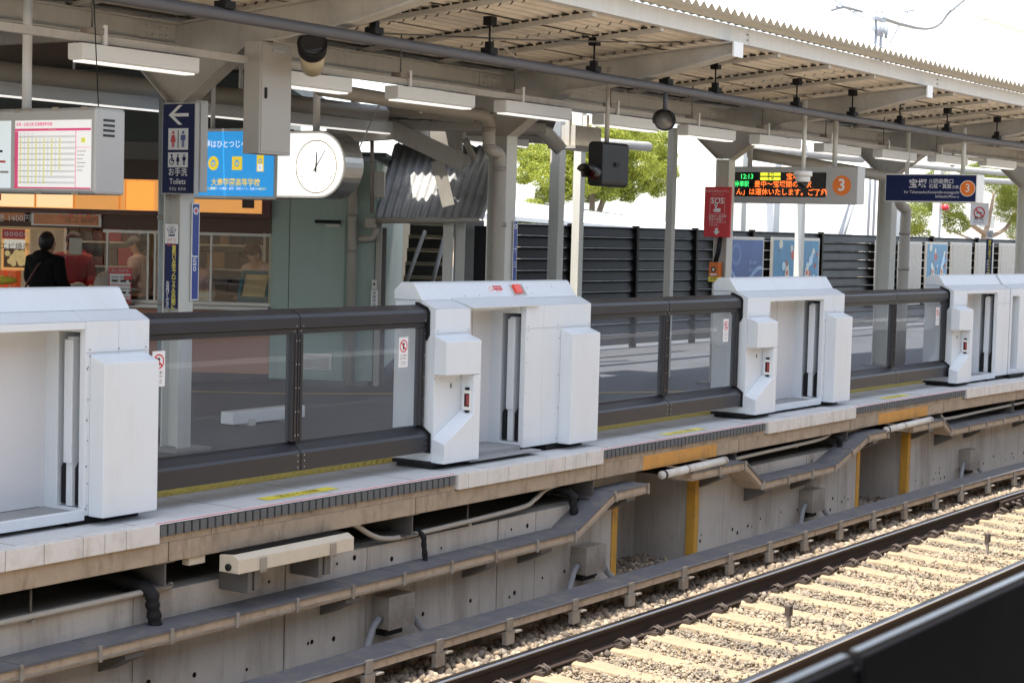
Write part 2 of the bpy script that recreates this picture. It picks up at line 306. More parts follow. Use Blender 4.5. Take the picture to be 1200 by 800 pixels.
# ================================================================== TRACK
def rail(name, y, zt, label):
    t = thing(name, label, 'rail', (0, y, zt))
    p = [(-.0625, -.153), (-.0625, -.142), (-.012, -.125), (-.009, -.05), (-.032, -.036), (-.032, -.013), (.032, -.013), (.032, -.036), (.009, -.05), (.012, -.125), (.0625, -.142), (.0625, -.153)]
    MB().prism([(y+a, zt+b) for a, b in p], 2, 40, railside).build('web', t)
    h = [(-.032, -.0135), (-.031, -.005), (-.024, 0), (.024, 0), (.031, -.005), (.032, -.0135)]
    MB().prism([(y+a, zt+b) for a, b in h], 2, 40, railhead).build('head', t)
    return t
YF, YN, ZF, ZN = 6.53, 5.09, -1.05, -1.09
rail('rail', YF, ZF, 'rusty rail with shiny head on the side next to the platform wall')
rail('rail', YN, ZN, 'rusty rail partly hidden behind the dark near fence')
SL0 = 7.55
def make_sleeper(x, label):
    t = thing('concrete_sleeper', label, 'sleeper', (x, 5.8, -1.25))
    mb = MB(); vs = []; fs = []
    ys = [4.75, 5.0, 5.25, 5.55, 5.8, 6.1, 6.35, 6.65, 6.9]; hs = [-1.245, -1.243, -1.24, -1.243, -1.236, -1.225, -1.203, -1.20, -1.21]
    for y, h in zip(ys, hs):
        jit = random.uniform(-.004, .004); w = .105 if abs(y-5.8) > .4 else .09
        vs += [(x-w-.02, y, -1.3), (x-w, y, h-.012+jit), (x-w+.03, y, h+jit), (x+w-.03, y, h+jit), (x+w, y, h-.012), (x+w+.02, y, -1.3)]
    for i in range(len(ys)-1):
        for k in range(5): fs.append((6*i+k, 6*i+k+1, 6*i+k+7, 6*i+k+6))
    fs += [tuple(range(5, -1, -1)), tuple(range(6*8, 6*8+6))]
    mb.add(vs, [tuple(reversed(f)) for f in fs], sleeper_m); mb.build('body', t)
    for yy, zz, side in ((YF, -1.2, -1), (YF, -1.2, 1), (YN, -1.24, 1)):
        c = MB(); y0 = yy+side*.10
        c.box(x-.05, x+.05, y0-.035, y0+.035, zz, zz+.022, clip_m)
        for dx in (-.028, .028): c.tube([(x+dx, y0-side*.05, zz+.03), (x+dx, y0-side*.01, zz+.062), (x+dx*.6, y0+side*.045, zz+.045), (x+dx*.6, y0+side*.055, zz+.015)], .008, clip_m, 6)
        c.cyl((x, y0+side*.01, zz+.03), (0, 0, 1), .014, .06, clip_m, 6)
        c.build('rail_clip', t)
    return t
sl = make_sleeper(SL0, 'concrete sleeper sunk in ballast under the two rails')
sl['group'] = 'concrete sleepers under the track'
for i in range(1, 32):
    x = SL0+.525*i; l = bend((x, 5.8+random.uniform(-.01, .01), -1.25)); dup(sl, l, group='concrete sleepers under the track')
# short posts between the rails
for i, (px, py, hgt, lab) in enumerate(((924, 733, .16, 'small rusty marker post with box top between the rails'), (1157, 645, .17, 'small dark marker post between the rails further along the track'))):
    p = at_z(px, py, -1.22); t = thing('track_marker', lab, 'marker', p)
    MB().box(p.x-.022, p.x+.022, p.y-.01, p.y+.01, -1.24, -1.22+hgt*.55, galv).build('post', t)
    MB().box(p.x-.035, p.x+.035, p.y-.018, p.y+.022, -1.22+hgt*.5, -1.22+hgt, clip_m).build('head', t, .003)
p = at_z(1185, 600, -1.2); t = thing('rail_joint_plate', 'grey bolted joint bar on the inner side of the far rail at the right edge', 'joint bar', (p.x, YF, -1.12))
m = MB(); m.box(p.x-.05, p.x+.75, YF-.075, YF-.036, -1.165, -1.085, railside); m.build('plate', t, .004)
m = MB()
for i in range(4): m.cyl((p.x+.06+i*.2, YF-.09, -1.125), (0, 1, 0), .018, .04, clip_m, 6)
m.build('bolt', t)

# ================================================================== PLATFORM EDGE
BLK = [(5.3, 7.612, 'first'), (10.643, 12.704, 'second'), (15.804, 17.954, 'third'), (21.306, 26.2, 'last')]
for x0, x1, nm in BLK:
    x = x1
    k = 0; pat = [.27, .166, .164, .283, .27, .262, .27, .25]
    lab = {'first': 'white glazed edge block below the nearest door housing', 'second': 'white glazed edge block below the housing with the open flap', 'third': 'white glazed edge block below the third housing', 'last': 'white glazed edge block below the far right housing'}[nm]
    while x-.1 > x0:
        w = min(pat[k % 8], x-x0); k += 1
        t = MB(); z = random.uniform(-.002, .002)
        t.box(x-w+.0025, x-.0025, 7.50, 7.582, -.105, .010+z, tile)
        o = t.build('edge_block', None, .004); tag(o, lab, 'edge block', 'white edge blocks under the '+nm+' door housing'); x -= w
for (x0, x1, nm) in ((7.617, 10.64, 'between the nearest and second door housings'), (12.708, 15.80, 'between the second and third door housings'), (17.958, 21.30, 'between the third and fourth door housings')):
    t = thing('gap_filler', 'grey toothed gap strip with red line '+nm, 'gap filler', (x0, 7.55, 0))
    m = MB(); m.box(x0, x1, 7.545, 7.584, -.07, .004, rubber); x = x0+.01; i = 0
    while x < x1-.06:
        m.box(x, x+.05, 7.512, 7.545, -.066, -.002, rubber)
        m.box(x+.05, x+.068, 7.528, 7.545, -.066, -.03 if i % 2 else -.004, rubber); x += .068; i += 1
    m.build('teeth', t)
    m = MB(); m.box(x0, x1, 7.516, 7.583, .0045, .0062, white_l); m.build('white_line', t)
    m = MB(); m.box(x0, x1, 7.537, 7.552, .0068, .0082, red_l); m.build('red_line', t)
    m = MB(); x = x0
    while x < x1-.1: m.box(x, min(x+.47, x1)-.006, 7.535, 7.584, -.11, -.072, edgec); x += .47
    m.build('base_plank', t)
BE = [5.2, 7.72, 10.17, 12.65, 15.25, 17.88, 20.64, 23.11, 25.7]
for i in range(len(BE)-1):
    x0, x1 = BE[i], BE[i+1]; t = thing('edge_beam', 'dusty concrete edge beam '+['at the left end under the nearest door housing', 'under the first rubber gap strip', 'under the housing with the open flap', 'with long orange stretch above the near niche', 'under the third door housing', 'with orange stretch above the far niche', 'under the fourth door housing', 'at the far right end'][i], 'edge beam', (x0, 7.56, -.2))
    o = {3: (13.43, 14.80), 5: (18.665, 20.136)}.get(i)
    segs = [(x0+.005, x1-.005)] if not o else [(x0+.005, o[0]), (o[1], x1-.005)]
    m = MB()
    for a, b in segs: m.box(a, b, 7.535, 7.60, -.232, -.112, edgec)
    m.build('beam', t, .004)
    if o: MB().box(o[0], o[1], 7.533, 7.602, -.234, -.110, orange_p).build('painted_stretch', t, .004)
for i, x in enumerate(BE[1:-1]):
    t = thing('support_beam', 'grey steel I-beam end under the platform '+['behind the cream lamp box', 'left of the second housing', 'above the rising cable duct of the near niche', 'left below the third housing', 'above the rising cable duct of the far niche', 'left below the fourth housing', 'near the right edge'][i], 'steel beam', (x, 7.6, -.3))
    m = MB(); m.box(x-.006, x+.006, 7.56, 8.6, -.378, -.244, ibeam_m); m.box(x-.075, x+.075, 7.56, 8.6, -.244, -.234, ibeam_m); m.box(x-.075, x+.075, 7.56, 8.6, -.39, -.378, ibeam_m); m.build('section', t)
    m = MB(); m.box(x-.015, x+.03, 7.548, 7.575, -.235, -.11, galv); m.build('hanger', t)

# ================================================================== RETAINING WALL with niches
NI = [(13.2, 14.62), (18.45, 19.86)]
t = thing('retaining_wall', 'pale concrete panel wall below the platform with two yellow edged niches', 'wall', (12, 7.65, -1.3))
joints = [5, 6.2, 7.55, 8.91, 9.774, 11.39, 11.926, 13.2, None, 14.62, 15.2, 17.05, 17.9, 18.45, None, 19.86, 20.6, 21.6, 22.6, 23.6, 24.8, 27]
prev = None
for a, b in zip(joints, joints[1:]):
    if a is None or b is None: continue
    big = a in (8.91, 11.39, 17.05)
    m = MB(); m.box(a+(.012 if big else .004), b-.004, 7.65, 7.80, -1.32, -.43, concw)
    for k in range(int((b-a)/.42)+1):       # tie holes and small chips
        for z in (-.52, -.97, -1.04):
            if random.random() < .62: x = a+.1+random.random()*max(.05, b-a-.2); m.disc((x, 7.6485, z+random.uniform(-.04, .04)), XS, ZS, random.uniform(.010, .02), soot, 10)
    m.build('wall_panel', t)
m = MB()
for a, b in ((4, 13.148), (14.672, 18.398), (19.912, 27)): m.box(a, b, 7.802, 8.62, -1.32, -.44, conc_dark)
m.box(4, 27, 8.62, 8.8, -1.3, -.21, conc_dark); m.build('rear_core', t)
for a, b in NI:
    m = MB(); m.box(a-.006, b+.006, 8.28, 8.32, -1.3, -.21, concw); m.box(a-.05, a-.0, 7.652 if False else 7.80, 8.279, -1.3, -.432, concw); m.box(b+.0, b+.05, 7.80, 8.279, -1.3, -.432, concw); m.build('niche', t)
    m = MB(); m.box(a-.085, a+.006, 7.642, 7.83, -1.3, -.425, yellow_p); m.build('yellow_edge', t, .004)
    m = MB(); m.box(b-.006, b+.07, 7.642, 7.735, -1.3, -.425, yellow_p); m.build('yellow_edge', t, .004)

# upper cable duct: three runs that climb over the niches
def duct(path, label, brackets):
    t = thing('cable_duct', label, 'cable duct', (path[0][0], 7.5, path[0][1]))
    y0, y1, hgt = 7.415, 7.645, .068
    pts = [Vector((s, 0, z)) for s, z in path]
    lid = MB(); side = MB(); n = 0
    for a, b in zip(pts, pts[1:]):
        d = (b-a); Ln = d.length; d.normalize(); nn = Vector((-d.z, 0, d.x)); c = max(1, round(Ln/.58))
        for i in range(c):
            p = a+d*(Ln*i/c+.004); q = a+d*(Ln*(i+1)/c-.004)
            for (mb, ya, yb, h0, h1, mm) in ((lid, y0-.012, y1, 0, .016, trough_lid), (side, y0, y1-.003, -hgt, -.001, trough_side)):
                vs = []
                for e in (p, q):
                    for yy, hh in ((ya, h0), (yb, h0), (yb, h1), (ya, h1)): w = e+nn*hh; vs.append((w.x, yy, w.z))
                fs = [(0, 1, 2, 3), (7, 6, 5, 4)]+[(k, 4+k, 4+(k+1) % 4, (k+1) % 4) for k in range(4)]
                mb.add(vs, [tuple(reversed(f)) for f in fs], mm)
            # seam clip and thin lower lip on the face
            for w, ww, mm in ((q, .012, galv),):
                vs = []
                for e in (w-d*ww, w+d*ww):
                    for yy, hh in ((y0-.018, -hgt-.004), (y0-.001, -hgt-.004), (y0-.001, .02), (y0-.018, .02)): k = e+nn*hh; vs.append((k.x, yy, k.z))
                side.add(vs, [tuple(reversed(f)) for f in ((0, 1, 2, 3), (7, 6, 5, 4), (0, 4, 5, 1), (1, 5, 6, 2), (2, 6, 7, 3), (3, 7, 4, 0))], mm)
            vs = []
            for e in (p, q):
                for yy, hh in ((y0-.010, -hgt+.012), (y0-.001, -hgt+.012), (y0-.001, -hgt+.022), (y0-.010, -hgt+.022)): k = e+nn*hh; vs.append((k.x, yy, k.z))
            side.add(vs, [tuple(reversed(f)) for f in ((0, 1, 2, 3), (7, 6, 5, 4), (0, 4, 5, 1), (1, 5, 6, 2), (2, 6, 7, 3), (3, 7, 4, 0))], galv)
    lid.build('lid', t); side.build('channel', t)
    for s, z in brackets:
        m = MB(); zz = z-hgt-.004
        vs = []
        for x in (s-.075, s+.075): vs += [(x, 7.43, zz), (x, 7.648, zz), (x, 7.648, zz-.135), (x, 7.43, zz-.03)]
        m.add(vs, [(0, 1, 2, 3), (7, 6, 5, 4), (0, 4, 5, 1), (1, 5, 6, 2), (2, 6, 7, 3), (3, 7, 4, 0)], ibeam_m); m.build('bracket', t)
duct([(4.8, -.625), (12.15, -.60), (12.75, -.345), (13.3, -.335)], 'long cable duct with grey lids rising to the near niche at its right end', [(7.35, -.62), (9.35, -.615), (11.0, -.605), (11.75, -.60), (13.05, -.335)])
duct([(14.1, -.315), (15.15, -.315), (15.55, -.545), (17.25, -.54), (18.1, -.30), (18.65, -.295)], 'short cable duct dipping between the two niches', [(14.75, -.315), (15.7, -.545), (16.75, -.54), (18.35, -.295)])
duct([(19.4, -.30), (20.35, -.295), (20.6, -.43), (26.5, -.40)], 'cable duct with grey lids running right from the far niche', [(20.0, -.30), (20.75, -.43), (21.7, -.42), (23.4, -.41)])

# ground trough
t = thing('ground_cable_trough', 'long dark lidded cable trough on the ballast at the foot of the wall', 'cable trough', (12, 7.15, -1.1))
lid = MB(); side = MB(); x = 5.0
while x < 26: lid.box(x+.004, x+1.496, 7.03, 7.30, -1.006, -.992, trough_lid); x += 1.5
side.box(5, 26.5, 7.045, 7.062, -1.062, -1.007, trough_side); side.box(5, 26.5, 7.285, 7.298, -1.062, -1.007, trough_side); side.box(5, 26.5, 7.063, 7.284, -1.062, -1.052, trough_side)
lid.build('lid', t, .003); side.build('channel', t)
for s in [5.7, 6.5, 7.35, 8.2, 9.03, 9.8, 10.655, 11.555, 12.4, 13.3, 14.15, 14.95, 15.72, 16.55, 17.4, 18.27, 19.2, 20.0, 20.9, 21.8, 22.7, 23.6, 24.5]:
    m = MB(); m.box(s-.035, s+.035, 7.025, 7.043, -1.075, -.985, galv); m.box(s-.05, s+.05, 7.02, 7.06, -1.17, -1.078, galv); m.box(s+.052, s+.12, 7.0, 7.06, -1.092, -1.080, galv); m.box(s-.05, s+.05, 7.061, 7.29, -1.10, -1.066, galv); m.box(s-.04, s+.04, 7.24, 7.29, -1.25, -1.10, galv); m.build('bracket', t)
# concrete kerb strip behind trough
m = MB(); m.box(5, 26, 7.31, 7.645, -1.32, -1.13, concw); tag(m.build('wall_footing'), kind='structure')

# junction boxes
def jbox(x, lab, w=.29, zt=-.775, zb=-1.0):
    t = thing('junction_box', lab, 'junction box', (x, 7.6, zb))
    m = MB(); m.box(x, x+w, 7.50, 7.648, zb, zt, galv); m.box(x-.006, x+w+.006, 7.494, 7.4995, zb-.004, zt+.004, galv); m.build('case', t, .003)
    m = MB(); m.box(x+.05, x+w-.05, 7.56, 7.648, zb-.06, zb-.002, black); m.build('bracket', t)
    fl = mat('grey_flex_conduit', (.22, .22, .23), .55, var=.15, scale=30)
    MB().tube([(x-.005, 7.57, zb+.07), (x-.05, 7.56, zb+.075), (x-.11, 7.55, zb+.04), (x-.17, 7.54, zb-.05), (x-.24, 7.52, zb-.13), (x-.32, 7.48, zb-.15)], .026, fl, 10).build('conduit', t)
    MB().tube([(x+w+.005, 7.57, zb+.07), (x+w+.06, 7.56, zb+.05), (x+w+.12, 7.55, zb-.03), (x+w+.2, 7.52, zb-.11), (x+w+.3, 7.47, zb-.15)], .026, fl, 10).build('conduit', t)
jbox(9.84, 'steel junction box on the wall below the cream lamp box'); jbox(12.47, 'steel junction box on the wall just left of the near niche', .30); jbox(16.9, 'steel junction box on the wall between the two niches', .30); jbox(21.5, 'steel junction box on the wall right of the far niche', .32, -.76)

# conduits along the wall top
def smooth_path(pts, n=6):
    pts = [Vector(p) for p in pts]; out = []
    for i in range(len(pts)-1):
        p0, p1, p2, p3 = pts[max(i-1, 0)], pts[i], pts[i+1], pts[min(i+2, len(pts)-1)]
        for k in range(n):
            t = k/n; out.append(.5*((2*p1)+(p2-p0)*t+(2*p0-5*p1+4*p2-p3)*t*t+(3*p1-p0-3*p2+p3)*t**3))
    return out+[pts[-1]]
def conduit(path, lab, hang=()):
    t = thing('conduit', lab, 'conduit', path[0])
    MB().tube(smooth_path(path), .019, pipe_lt, 10).build('pipe', t)
    for x, z in hang:
        m = MB(); m.tube([(x, 7.63, -.23), (x, 7.63, z-.02)], .007, ibeam_m, 6); m.box(x-.014, x+.014, 7.6, 7.655, z-.035, z-.02, galv); m.build('hanger', t)
conduit([(4.8, 7.62, -.42), (6, 7.62, -.412), (7.6, 7.62, -.405), (7.85, 7.64, -.40)], 'thin pale conduit on the wall top below the nearest door housing', [(6.75, -.41)])
conduit([(9.2, 7.60, -.20), (9.5, 7.60, -.215), (9.75, 7.61, -.33), (9.95, 7.62, -.385), (10.3, 7.62, -.395), (11.6, 7.62, -.365), (11.85, 7.62, -.32), (12.0, 7.62, -.26), (12.2, 7.62, -.235), (12.55, 7.63, -.235)], 'pale conduit curving down and up again below the flap housing', [(10.95, -.38)])
conduit([(15.3, 7.6, -.31), (16.0, 7.6, -.30), (17.2, 7.6, -.285), (17.55, 7.62, -.25)], 'pale straight conduit below the third door housing', [(16.7, -.29)])
conduit([(20.35, 7.6, -.215), (20.6, 7.6, -.20), (20.75, 7.6, -.29), (20.95, 7.6, -.33), (22, 7.6, -.32), (26, 7.6, -.26)], 'pale conduit with a bend near the right edge of the platform', [])
# cable bundles
for px, (x, z0, z1), lab in ((0, (7.62, -.38, -.60), 'thick black tape wrapped cable bundle under the nearest housing'), (1, (10.32, -.37, -.60), 'thin black cable bundle beside the I-beam left of the flap housing'), (2, (12.35, -.3, -.52), 'black cable bundle behind the rising duct of the near niche'), (3, (17.7, -.27, -.45), 'black cable bundle behind the rising duct of the far niche')):
    r = [.042, .02, .034, .03][px]; m = MB(); pts = smooth_path([(x-.18, 8.3, z0+.06), (x-.05, 7.85, z0+.04), (x, 7.6, z0-.02), (x+.015, 7.575, (z0+z1)/2), (x+.03, 7.57, z1)], 6)
    m.tube(pts, [r*(1+.13*math.sin(i*1.9)) for i in range(len(pts))], black, 10); tag(m.build('cable_bundle'), lab, 'cable')
# lamp box under first gap strip
cream = mat('cream_enamel_box', (.56, .50, .40), .5, var=.05, scale=5, dirt=(.42, .33, .22), dirt_amt=.4, dirt_scale=4)
t = thing('lamp_box', 'long cream lamp box on two brackets under the first rubber gap strip', 'lamp box', (8.1, 7.4, -.5))
a, b = at_y(280, 655, 7.36).x, at_y(415, 630, 7.36).x
m = MB(); m.prism([(7.36, -.345), (7.36, -.258), (7.41, -.232), (7.52, -.242), (7.52, -.345)], a, b, cream); m.build('case', t, .003)
m = MB(); m.box(a+.02, b-.02, 7.415, 7.518, -.2405, -.228, soot); m.build('top_cover', t)
MB().cyl((a-.004, 7.44, -.31), (1, 0, 0), .022, .02, black, 12).build('end_plug', t)
for s in (a+.22, b-.22):
    m = MB(); m.box(s-.03, s+.03, 7.35, 7.358, -.36, -.27, galv); m.box(s-.09, s-.05, 7.40, 7.64, -.49, -.348, ibeam_m); m.box(s-.03, s+.03, 7.40, 7.64, -.48, -.348, ibeam_m); m.box(s-.03, s+.03, 7.35, 7.53, -.3545, -.3465, galv); m.build('bracket', t, .002)
m = MB(); p = at_y(250, 645, 7.55); m.box(p.x-.2, p.x-.06, 7.56, 7.62, -.285, -.235, cream); tag(m.build('small_cream_box', None, .003), 'small cream box under the beam left of the lamp box', 'box')
for (x0, x1, lab) in ((13.55, 14.75, 'white tube lamp above the near niche'), (18.6, 19.95, 'white tube lamp above the far niche')):
    t = thing('tube_lamp', lab, 'lamp', (x0, 7.45, -.27)); MB().tube([(x0, 7.42, -.275), (x1, 7.42, -.255)], .036, mat('dusty_white_tube', (.58, .56, .52), .45, var=.06, dirt=(.3, .26, .2), dirt_amt=.5, dirt_scale=6), 14).build('tube', t)
    for s in (.02, .38, 1.0): MB().tube([(x0+(x1-x0)*s*.96, 7.42, -.275+.02*s), (x0+(x1-x0)*s*.96+.03, 7.42, -.275+.02*s)], .040, black if s == .02 else galv, 14).build('collar', t)
    m = MB(); m.box(x0+.3, x0+.34, 7.41, 7.60, -.243, -.235, galv); m.box(x1-.3, x1-.26, 7.41, 7.60, -.236, -.228, galv); m.build('bracket', t)
# ================================================================== PLATFORM DOOR HOUSINGS
screw = mat('screw_head', (.25, .25, .26), .4, .7)
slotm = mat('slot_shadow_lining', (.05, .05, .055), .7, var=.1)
inner = mat('inner_panel_white', (.66, .67, .69), .45, var=.03, scale=2, dirt=(.45, .44, .42), dirt_amt=.3, dirt_scale=2, streak=True)
sillm = mat('grey_sill_plate', (.33, .335, .34), .5, .2, var=.1, dirt=(.2, .18, .15), dirt_amt=.4)
def door_unit(sL, oL, oR, sR, cover, leg, label, front_sill=True, flap=False, slot_only=False):
    t = thing('platform_door_unit', label, 'platform door', ((sL+sR)/2, 8.0, 0))
    yA, yb = 7.82, 8.2; z0, zA = .06, 1.195
    m = MB(); d = .26
    if not slot_only:
        m.box(sL, oL, yA, yb, z0, zA, white)
        if flap: m.build('left_cheek', t, .004); m = MB()
        if not flap: m.box(oL+.002, oR-.002, yA, yb, 1.15, zA-.0005, white)
        m.box(oR+d, sR, yA, yb, z0, zA, white)
        m.box(oR, oR+d-.002, yA, yA+.05, z0, zA, white); m.box(oR, oR+d-.002, 8.05, yb, z0, zA, white)
        m.box(oR, oR+d-.002, yA+.052, 8.048, 1.13, zA, white); m.box(oR, oR+d-.002, yA+.052, 8.048, z0, .10, white)
    else:
        m.box(sL, oL, yA, yb, z0, zA, white); m.box(oR, sR, yA, yb, z0, zA, white); m.box(oL+.001, oR-.001, yA, yb, 1.10, zA-.0005, white); m.box(oL+.001, oR-.001, yA, yb, z0, .12, white)
    if m.v: m.build('housing', t, .004)
    m = MB()    # sloping shoulder plates and rounded top cap
    for a, b in ((sL, oL-.001), (oL+.001, oR-.001), (oR+.001, sR)):
        if flap and a > sL and b < sR: continue
        m.prism([(yA-.001, zA+.001), (7.935, 1.252), (yb, 1.252), (yb, zA+.001)], a, b, white)
        if flap: m.build('shoulder', t, .003); m = MB()
    if m.v: m.build('shoulder', t, .003)
    m = MB(); cuts = [sL-.015, (sL+sR)/2-.25, sR-.05] if not flap else [sL-.015, sR-.05]
    prof = [(7.937, 1.2535), (8.018, 1.372), (8.028, 1.380), (8.042, 1.384), (8.12, 1.384), (8.14, 1.380), (8.185, 1.34), (8.20, 1.32), (8.20, 1.2535)]
    for a, b in zip(cuts, cuts[1:]): m.prism(prof, a+.0015, b-.0015, white)
    m.build('top_cap', t, .003)
    if not slot_only:
        m = MB(); w = (oR-oL)/3
        m.box(oL+.001, oR+.0, 8.155, 8.19, .085, 1.19, inner)
        for k in (1, 2): m.box(oL+w*k-.012, oL+w*k+.012, 8.147, 8.1545, .085, 1.19, inner)
        m.build('inner_panel', t)
        m = MB(); m.box(oR+.004, oR+d-.01, yA+.108, yA+.158, .105, 1.10, white); m.box(oR-.012, oR+.003, yA+.10, yA+.166, .36, 1.085, white); m.build('guide_post', t, .003)
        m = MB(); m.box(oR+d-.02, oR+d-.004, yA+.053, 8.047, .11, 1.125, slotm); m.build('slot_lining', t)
        m = MB()
        for ya in (yA+.054, yA+.172): m.prism([(ya, .115), (ya+.044, .115), (ya+.044, .33), (ya+.012, .38), (ya, .38)], oR+.02, oR+.06, black)
        for ya in (yA+.054, yA+.172): m.box(oR+.03, oR+.05, ya+.008, ya+.016, .385, 1.1, black)
        m.build('brush_seal', t)
        m = MB(); m.box(oL-.0, oR+.0, 7.845, 8.154, .045, .082, sillm); m.build('floor_plate', t, .003)
        if front_sill: MB().box(oL-.001, oR+.001, 7.815, 7.844, .035, .098, white).build('front_sill', t, .004)
        else:
            m = MB(); m.box(oL-.1, oR+.12, 7.72, 7.844, .035, .048, sillm); m.build('ramp_plate', t, .003)
    else:
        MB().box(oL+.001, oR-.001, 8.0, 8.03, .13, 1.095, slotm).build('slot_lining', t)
        MB().box(oL+.03, oL+.12, 7.93, 7.96, .13, .46, black).build('brush_seal', t)
    m = MB(); a0, b0 = sL-.04, sR-.10
    m.box(a0+.02, a0+.55, 7.80, 8.14, .008, .035, black); m.box(sR-.62, sR-.05, 7.84, 8.14, .008, .058, black); m.box(a0+.55, sR-.62, 7.93, 8.14, .010, .034, black); m.box(a0, sL+.52, 7.78, 8.17, .036, .0585, black)
    m.build('plinth', t, .003)
    m = MB()
    def scr(x, z, y=yA-.0015, r=.006): m.disc((x, y, z), XS, ZS, r, screw, 8)
    for x in (oR+.03, oR+.03+(sR-oR)*.45, sR-.03):
        for z in (1.03, .995): scr(x, z)
    for z in (.93, .74, .5, .25, .12): scr(oR+.02, z, r=.005)
    if leg:
        for x in (sL+.03, oL-.03): scr(x, 1.03); scr(x, .995)
        for z in (.9, .68): scr(sL-.0, z)
    m.build('screw', t)
    m = MB()
    if not slot_only: m.box(oR+.001, sR-.001, yA-.0012, yA-.0002, 1.0105, 1.0135, sillm)
    if leg: m.box(sL+.002, oL-.002, yA-.0012, yA-.0002, 1.0105, 1.0135, sillm)
    if m.v: m.build('panel_joint', t)
    if cover:
        a, b = cover; yB = 7.70; m = MB()
        vs = [(a, yB, .055), (b, yB, .055), (b, yA-.001, .055), (a, yA-.001, .055), (a, yB, .957), (b, yB, .957), (b, yA-.001, 1.0), (a, yA-.001, 1.0)]
        m.add(vs, [(3, 2, 1, 0), (0, 1, 5, 4), (1, 2, 6, 5), (2, 3, 7, 6), (3, 0, 4, 7), (4, 5, 6, 7)], white); m.build('cover_box', t, .004)
        m = MB()
        for z in (.92, .62, .35, .10): m.disc((a-.022, yA-.0015, z), XS, ZS, .007, screw, 8)
        m.build('screw', t)
    if leg:
        a, b = leg; yB = 7.70; f = .085; zr0, zr1 = .40, .70
        m = MB()
        vs = [(a, yB, zr1+.012), (b, yB, zr1), (b, yA-.001, zr1), (a, yA-.001, zr1+.012), (a, yB, .957), (b, yB, .957), (b, yA-.001, 1.0), (a, yA-.001, 1.0)]
        q = [(3, 2, 1, 0), (0, 1, 5, 4), (1, 2, 6, 5), (2, 3, 7, 6), (3, 0, 4, 7), (4, 5, 6, 7)]
        m.add(vs, q, white); m.build('sensor_box', t, .005)
        m = MB(); m.box(b-f, b, yB, yA-.001, .055, zr1-.002, white)
        vs = [(a, yB, .055), (b-f-.001, yB, .055), (b-f-.001, yA-.001, .055), (a, yA-.001, .055), (a, yB, .20), (b-f-.001, yB, zr0), (b-f-.001, yA-.001, zr0+.03), (a, yA-.001, .235)]
        m.add(vs, q, white); c = m.build('sensor_leg', t, .004)
        m = MB(); x = b-f-.002; m.box(x-.012, x, 7.722, 7.79, .43, .58, whitep); m.box(x-.0135, x-.0122, 7.733, 7.779, .455, .555, mat('sensor_window_dark', (.05, .01, .012), .08)); m.box(x-.0148, x-.0137, 7.735, 7.756, .468, .545, mat('sensor_window_red', (.35, .05, .05), .15)); m.box(x-.016, x-.002, 7.74, 7.772, .582, .60, black); m.box(x-.016, x-.002, 7.74, 7.772, .412, .428, black); m.build('sensor_window', c)
        m = MB(); m.box(a+.22, a+.235, yA-.006, yA-.001, .60, .635, screw); m.build('keyhole', t)
    if flap:
        m = MB(); vs = []
        for (x, y, z) in ((oL-.10, 7.95, 1.262), (oR+.08, 7.95, 1.262), (oR+.17, 7.795, 1.192), (oL+.0, 7.795, 1.192)): vs += [(x, y, z)]
        vs += [(x, y-.002, z+.006) for x, y, z in vs]
        m.add(vs, [(3, 2, 1, 0), (4, 5, 6, 7), (0, 1, 5, 4), (1, 2, 6, 5), (2, 3, 7, 6), (3, 0, 4, 7)], white); m.build('flap', t, label='thin white flap raised above the opening')
        m = MB(); m.box(oL+.002, oR-.002, 7.96, yb, 1.16, 1.25, white); m.build('header', t, .003)
        c = Vector((12.07, 0, 0)); m = MB()    # lamp recess on the sloping cap face
        sl_ = Vector((0, .081, .1185)).normalized(); nrm = Vector((0, -.1185, .081)).normalized()
        def onc(x, h, o=0.0): return Vector((x, 7.937, 1.2535))+sl_*h+nrm*o
        def rbox(x0, x1, h0, h1, o0, o1, mm, mb):
            vs = [onc(x0, h0, o0), onc(x1, h0, o0), onc(x1, h1, o0), onc(x0, h1, o0), onc(x0, h0, o1), onc(x1, h0, o1), onc(x1, h1, o1), onc(x0, h1, o1)]
            mb.add(vs, [(3, 2, 1, 0), (4, 5, 6, 7), (0, 1, 5, 4), (1, 2, 6, 5), (2, 3, 7, 6), (3, 0, 4, 7)], mm)
        rbox(11.98, 12.17, .02, .125, .002, .006, greyp, m); rbox(11.995, 12.155, .03, .115, .0065, .008, mat('recess_grey', (.30, .29, .28), .6), m); rbox(12.0, 12.09, .035, .11, .0085, .03, mat('red_lamp_lens', (.55, .05, .03), .2, emit=.15), m); m.build('signal_lamp', t, .001)
        m = MB(); rbox(11.66, 11.73, .055, .115, .001, .002, sign_w, m); rbox(11.735, 11.86, .075, .115, .001, .002, sign_r, m); rbox(11.735, 11.86, .055, .073, .001, .002, sign_w, m)
        k = onc(11.798, .095, .0028); m.text('注意 手を触れない', k, XS, sl_, .018, sign_w); k = onc(11.798, .064, .0028); m.text('開口部に注意', k, XS, sl_, .014, sign_r); k = onc(11.695, .085, .0028); m.disc(k, XS, sl_, .022, sign_r, 20, .016); m.build('warning_label', t)
        m = MB()
        for (x, h) in ((12.22, .09), (12.25, .04), (11.3, .03), (11.5, .03), (12.6, .1)): m.disc(onc(x, h, .0015), XS, sl_, .006, screw, 8)
        m.build('screw', t)
door_unit(5.3, 5.85, 7.311, 7.82, (7.345, 7.785), None, 'white platform door housing nearest the camera, cut off by the left edge')
door_unit(10.75, 11.2, 11.97, 12.96, (12.49, 12.925), (10.73, 11.18), 'white platform door housing with a raised flap and red lamp on top', front_sill=False, flap=True)
door_unit(15.92, 16.43, 17.74, 18.28, (17.80, 18.235), (15.92, 16.37), 'white platform door housing standing below the red SOS sign')
